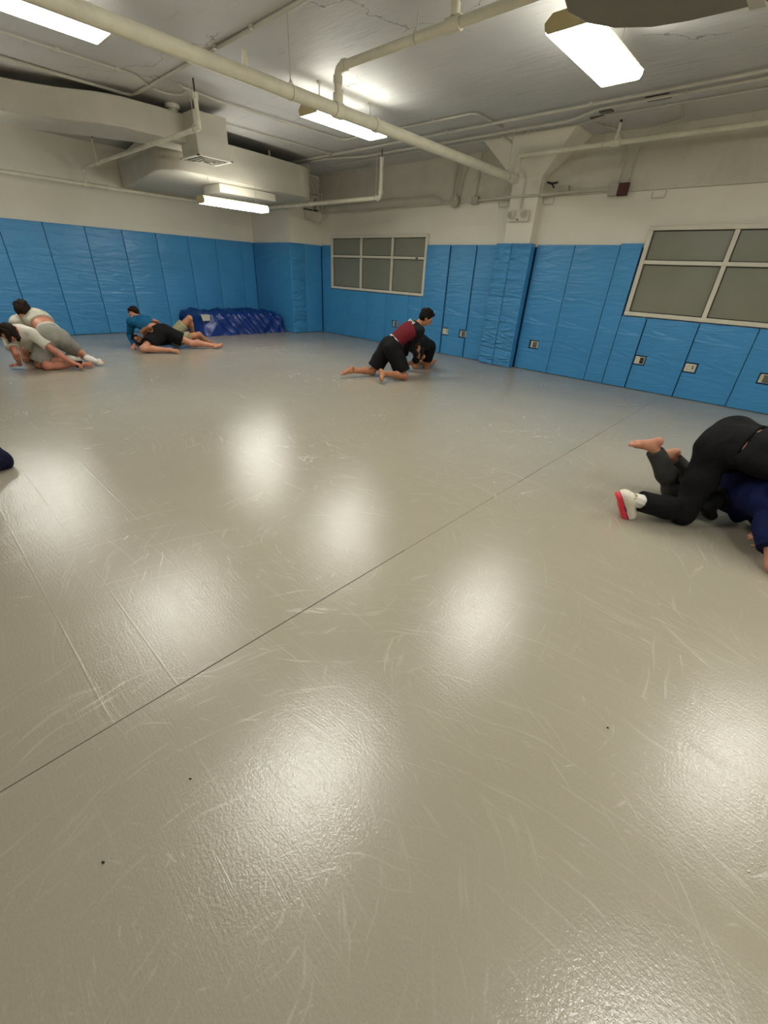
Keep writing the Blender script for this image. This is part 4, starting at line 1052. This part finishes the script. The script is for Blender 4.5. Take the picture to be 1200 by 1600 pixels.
# white script across the upper back
bm = bmesh.new()
for i in range(7):
    a = gA['neck'] - up * (.055 + .004 * (i % 2)) - fc * .122 + lc * (.085 - .028 * i)
    tube_bm(bm, [a + up * .026 * (1 - .5 * (i % 2)), a - lc * .010, a - up * .02, a - lc * .020 - up * .012], .0055, 6)
me = obj('back_lettering', bm, MAT['sign'], r_); me.data.transform(Matrix.Translation(-Vector(r_.location)))
person('B', 'kneeling person in black, head bowed under the maroon-shirted partner', 'skin_tan', .95, head=((0.15, -.25, -.95), (-.15, -.95, .25)), hair=('hair_brown', 'short'), arch=.06,
    hands={'L': dict(curl=.2), 'R': dict(curl=.2)},
    parts=[('shirt', 'shirt', 'black_shirt', dict(hem=-.02, long=False, slv=.9, inf=.010, na=.002)), ('shorts', 'shorts', 'black_cloth', dict(hem=.62, waist=.08, linf=.028))])
# --- pair lying near the tarpaulin
person('C', 'person in teal long-sleeved shirt and black shorts, sprawled on top of their partner', 'skin', 1.06, head=((.72, -.66, -.22), (.20, -.05, 1.0)), hair=('hair_dark', 'short'),
    hands={'L': dict(d=(.3, -.3, -.2), curl=.5), 'R': dict(curl=.5)},
    parts=[('shirt', 'long_sleeved_shirt', 'teal', dict(hem=.19, long=True, inf=.016, na=.005)), ('shorts', 'shorts', 'black_cloth', dict(hem=.66, waist=.10, linf=.05))])
person('D', 'person with black hair lying on their back in khaki shorts, one knee raised', 'skin_tan', .98, head=((.80, -.20, .52), (-.45, -.86, .18)), hair=('hair_black', 'long'),
    hands={'L': dict(d=(.2, .9, -.2), n=(0, 0, -1), curl=.8), 'R': dict(d=(-.7, .5, -.5), n=(-.3, 0, -1), curl=.7)},
    parts=[('shirt', 'dark_shirt', 'shirt_dark', dict(hem=.03, slv=.5)), ('shorts', 'shorts', 'khaki', dict(hem=.62, waist=.08, linf=.03))])
# --- pair at the left edge
person('E', 'long-haired person in white T-shirt on hands and knees at the left edge', 'skin_red', 1.0, head=((-.66, -.52, -.50), (-.40, -.25, .88)), hair=('hair_dark', 'long'), arch=.02,
    hands={'R': dict(d=(.35, .40, -.15), curl=.5, n=(0, 0, -1)), 'L': dict(d=(-.7, -.5, -.08), n=(0, 0, -1), curl=.08)},
    parts=[('shirt', 't_shirt', 'white_cloth', dict(hem=.0, slv=.72, inf=.025, na=.006)), ('shorts', 'shorts', 'black_cloth', dict(hem=.42, waist=.06, linf=.02)),
           ('ankle', 'ankle_strap', 'black_cloth', dict(side='R', na=.001))])
person('F', 'person in grey T-shirt and grey sweat shorts with white socks, folded over the white-shirted partner', 'skin', 1.08, head=((-.75, .35, -.45), (-.35, .15, .9)), hair=('hair_dark', 'curly'), arch=.05,
    hands={'L': dict(curl=.6), 'R': dict(curl=.6)},
    parts=[('shirt', 't_shirt', 'grey_tee', dict(hem=.27, slv=.7, inf=.018, na=.006)), ('shorts', 'sweat_shorts', 'grey_sweat', dict(hem=.90, waist=.11, linf=.042)),
           ('band', 'waistband', 'grey_tee', dict(a=.085, b=.115, inf=.020, na=.001)), ('sock', 'sock', 'sock', dict(side='LR', h=.09))])
# --- pair at the right edge
rG, jG, gG, *_r = person('G', 'person in black hoodie and black sweatpants with red-soled shoe, kneeling over their partner', 'skin', 1.06, head=((.7, -.1, -.7), (.7, 0, .7)), hair=('hair_dark', 'short'), feet='', arch=.04, vox=.007,
    hands={'L': dict(curl=.3), 'R': dict(curl=.3)},
    parts=[('pants', 'sweatpants', 'black_cloth', dict(hem=.77, waist=.16, tilt=-.12, linf=.024, inf=.028, na=.005, vox=.0065)), ('sock', 'black_sock', 'black_cloth', dict(side='L', h=.1)), ('shirt', 'hoodie', 'black_shirt', dict(hem=.135, tilt=-.22, long=True, inf=.035, na=.006, hood=True))])
person('H', 'barefoot person in charcoal pants and navy shirt, pinned underneath the black-clad partner', 'skin', .98, head=((.25, -.75, -.6), (.75, -.45, .5)), hair=('hair_dark', 'short'), arch=.03, vox=.0065,
    hands={'R': dict(d=(-.55, -.25, .30), n=(-.3, .4, -.5), curl=.7), 'L': dict(curl=.3)},
    parts=[('pants', 'pants', 'charcoal', dict(hem=.88, waist=.0, linf=.014, inf=.02, vox=.0065, na=.004)), ('shirt', 'navy_shirt', 'navy', dict(hem=-.08, slv=.6, inf=.034, na=.009, nf=14, extra=[cone((.17, 3.90, .26), (.13, 3.84, .05), .13, .06, .06), cone((.24, 3.92, .26), (.25, 3.89, .05), .13, .05, .06)]))])
# --- knee of somebody mostly outside the picture
person('I', 'person in navy pants kneeling at the left edge, only the knee in view', 'skin', 1.0, head=((.9, .3, -.2), (0, 0, 1)), hair=('hair_dark', 'short'), vox=.010,
    parts=[('pants', 'pants', 'navy_pants', dict(hem=.9, waist=.1, linf=.02)), ('shirt', 'shirt', 'navy', dict(hem=.0, slv=.6))])

# shoe and sock of the black-clad kneeler
def shoe(sd, pr):
    a, t, k = gG['an' + sd], gG['to' + sd], gG['kn' + sd]; s = 1.06
    f_ = nrm(t - a); dn = k - a; dn = nrm(dn - f_ * np.dot(dn, f_)); sv = np.cross(f_, dn); T = nrm(k - a)
    heel = a - f_ * .045 - dn * .062; toe = heel + f_ * .285
    up_ = [cone(a + T * .015, heel + dn * .035, .044, .040, .03), cone(heel + dn * .03, heel + f_ * .185 + dn * .030, .040, .043, .03), cone(heel + f_ * .185 + dn * .03, toe - f_ * .03 + dn * .026, .044, .034, .03),
           cone(a + f_ * .02, heel + f_ * .17 + dn * .045, .040, .030, .03), cone(heel + f_ * .195 + dn * .03 + sv * .012, heel + f_ * .20 + dn * .028 - sv * .012, .036, .034, .02)]
    cl = (heel + dn * .008, -dn); up_ = [clipd(p, cl) for p in up_]
    sdf_mesh('shoe_upper', up_, .005, MAT['shoe_white'], rG, floor_z=.004)
    so = [cone(heel, heel + f_ * .10, .044, .038, .02), cone(heel + f_ * .10, heel + f_ * .195, .038, .047, .02), cone(heel + f_ * .195, toe - f_ * .02 + dn * .012, .047, .034, .02)]
    c1 = [(heel + dn * .016, dn), (heel - dn * .020, -dn)]
    sdf_mesh('shoe_sole', [clipd(p, *c1) for p in so], .005, MAT['sole'], rG, floor_z=.002)
    mid = [clipd(infl(p, .003), (heel + dn * .017, dn), (heel + dn * .009, -dn)) for p in so]
    sdf_mesh('shoe_midsole_edge', mid, .005, MAT['sole_dark'], rG, floor_z=.003)
    pan = [cone(heel + f_ * .05 + dn * .05, heel + f_ * .17 + dn * .045, .043, .038, .02, [(heel + f_ * .1855, f_), (heel + f_ * .055, -f_)]), cone(a + T * .02, a - T * .02, .048, .046, .02, [(a - f_ * .01, f_)])]
    sdf_mesh('shoe_panel', pan, .005, MAT['shoe_beige'], rG, floor_z=.004)
    bm = bmesh.new()
    for i in range(5):
        c = a + f_ * (.035 + .02 * i) + dn * (.040 - .006 * i)
        tube_bm(bm, [c + sv * .022, c + dn * .006 + f_ * .005, c - sv * .022], .0035, 6)
    o = obj('shoe_laces', bm, MAT['lace'], rG); o.data.transform(Matrix.Translation(-Vector(rG.location)))
    c3 = (a + T * .145, T)
    sdf_mesh('sock', [cone(a, a + T * .16, .046, .052, .02, [c3])], .005, MAT['sock'], rG, noise_amp=.002, noise_f=90)
    bm = bmesh.new()
    for i in (0, 1):
        c = a + T * .045 + np.cross(T, (0, 0, 1)) * -0.0
    bm.free()
shoe('R', None)

# ------------------------------------------------------------------ tarpaulin over a stack, with a paper on it
t = empty('tarpaulin', (-11.15, 5.9, 0), 'royal blue crumpled tarpaulin covering a long low stack in the far left corner', 'tarpaulin')
nx, ny = 60, 110
TX0, TX1, TY0, TY1, TH = -11.66, -10.42, 4.92, 7.16, .45
bm = bmesh.new()
rows = []
for iy in range(ny + 1):
    v_ = iy / ny; y = TY0 + (TY1 - TY0) * v_; row = []
    for ix in range(nx + 1):
        u_ = ix / nx
        # profile: up the back, across the top, down the front
        L1, L2, L3 = .40, 1.15, .55; tt = u_ * (L1 + L2 + L3)
        if tt < L1: x, z, nxn, nzn = TX0, TH * tt / L1, -1, 0
        elif tt < L1 + L2: x, z, nxn, nzn = TX0 + (TX1 - .08 - TX0) * (tt - L1) / L2, TH, 0, 1
        else:
            q = (tt - L1 - L2) / L3; x, z, nxn, nzn = TX1 - .08 + .13 * q, TH * (1 - q), 1, .2
        e = min(v_, 1 - v_) * ny * .022
        sag = max(0, 1 - e / .16) ** 2
        z = z * (1 - .55 * sag * (1 if v_ > .5 else .25)); 
        n1 = noise.noise(Vector((x * 1.5, y * 1.6, z * 2))); n2 = noise.noise(Vector((x * 3 + y * 2.5, y * 1.2 - z * 4, 3.3))); n3 = noise.noise(Vector((y * 7 + z * 9, x * 5, 1.7)))
        n4 = noise.noise(Vector(((y + .7 * z) * 4.2, (x - y * .25) * 1.6, 5.1))); n5 = noise.noise(Vector(((y - .9 * z) * 3.1, x * 2.0, 9.1)))
        d = .04 * n1 + .05 * abs(n2) + .060 * (1 - 2.4 * abs(n4)) ** 3 + .035 * (1 - 2.2 * abs(n5)) - .02
        if tt > L1: x += nxn * d * (1.2 if z < .4 else .5); z += nzn * d * .8
        z = max(z, .004) if 0 < ix < nx else .004
        x = max(x, XL + .06)
        row.append(bm.verts.new((x + 11.15, y - 5.9 + .05 * n2, z)))
    rows.append(row)
for a, b in zip(rows, rows[1:]):
    for k in range(nx): bm.faces.new((a[k], a[k + 1], b[k + 1], b[k]))
for row in (rows[0], rows[-1]): bm.faces.new(row)
o = obj('tarpaulin_sheet', bm, MAT['tarp'], t, True)
for (y0, y1, h) in ((5.05, 6.0, .36), (6.05, 7.0, .34)):
    box('stack_block', (-11.60 + 11.15, -10.62 + 11.15, y0 - 5.9, y1 - 5.9, .01, h), MAT['backing'], t, .03)
bm = bmesh.new()
vs = [bm.verts.new(p) for p in ((-.10, -.11, .05), (-.10, .11, .05), (0, .12, .04), (0, -.10, .04), (.04, -.09, -.08), (.04, .09, -.08))]
bm.faces.new(vs[:4]); bm.faces.new((vs[3], vs[2], vs[5], vs[4]))
bmesh.ops.solidify(bm, geom=bm.faces[:], thickness=.012)
o = obj('paper_sheet', bm, MAT['sign']); o.location = (-10.42, 4.99, .42)
tag(o, 'folded white sheet lying over the front edge of the blue tarpaulin', 'paper')
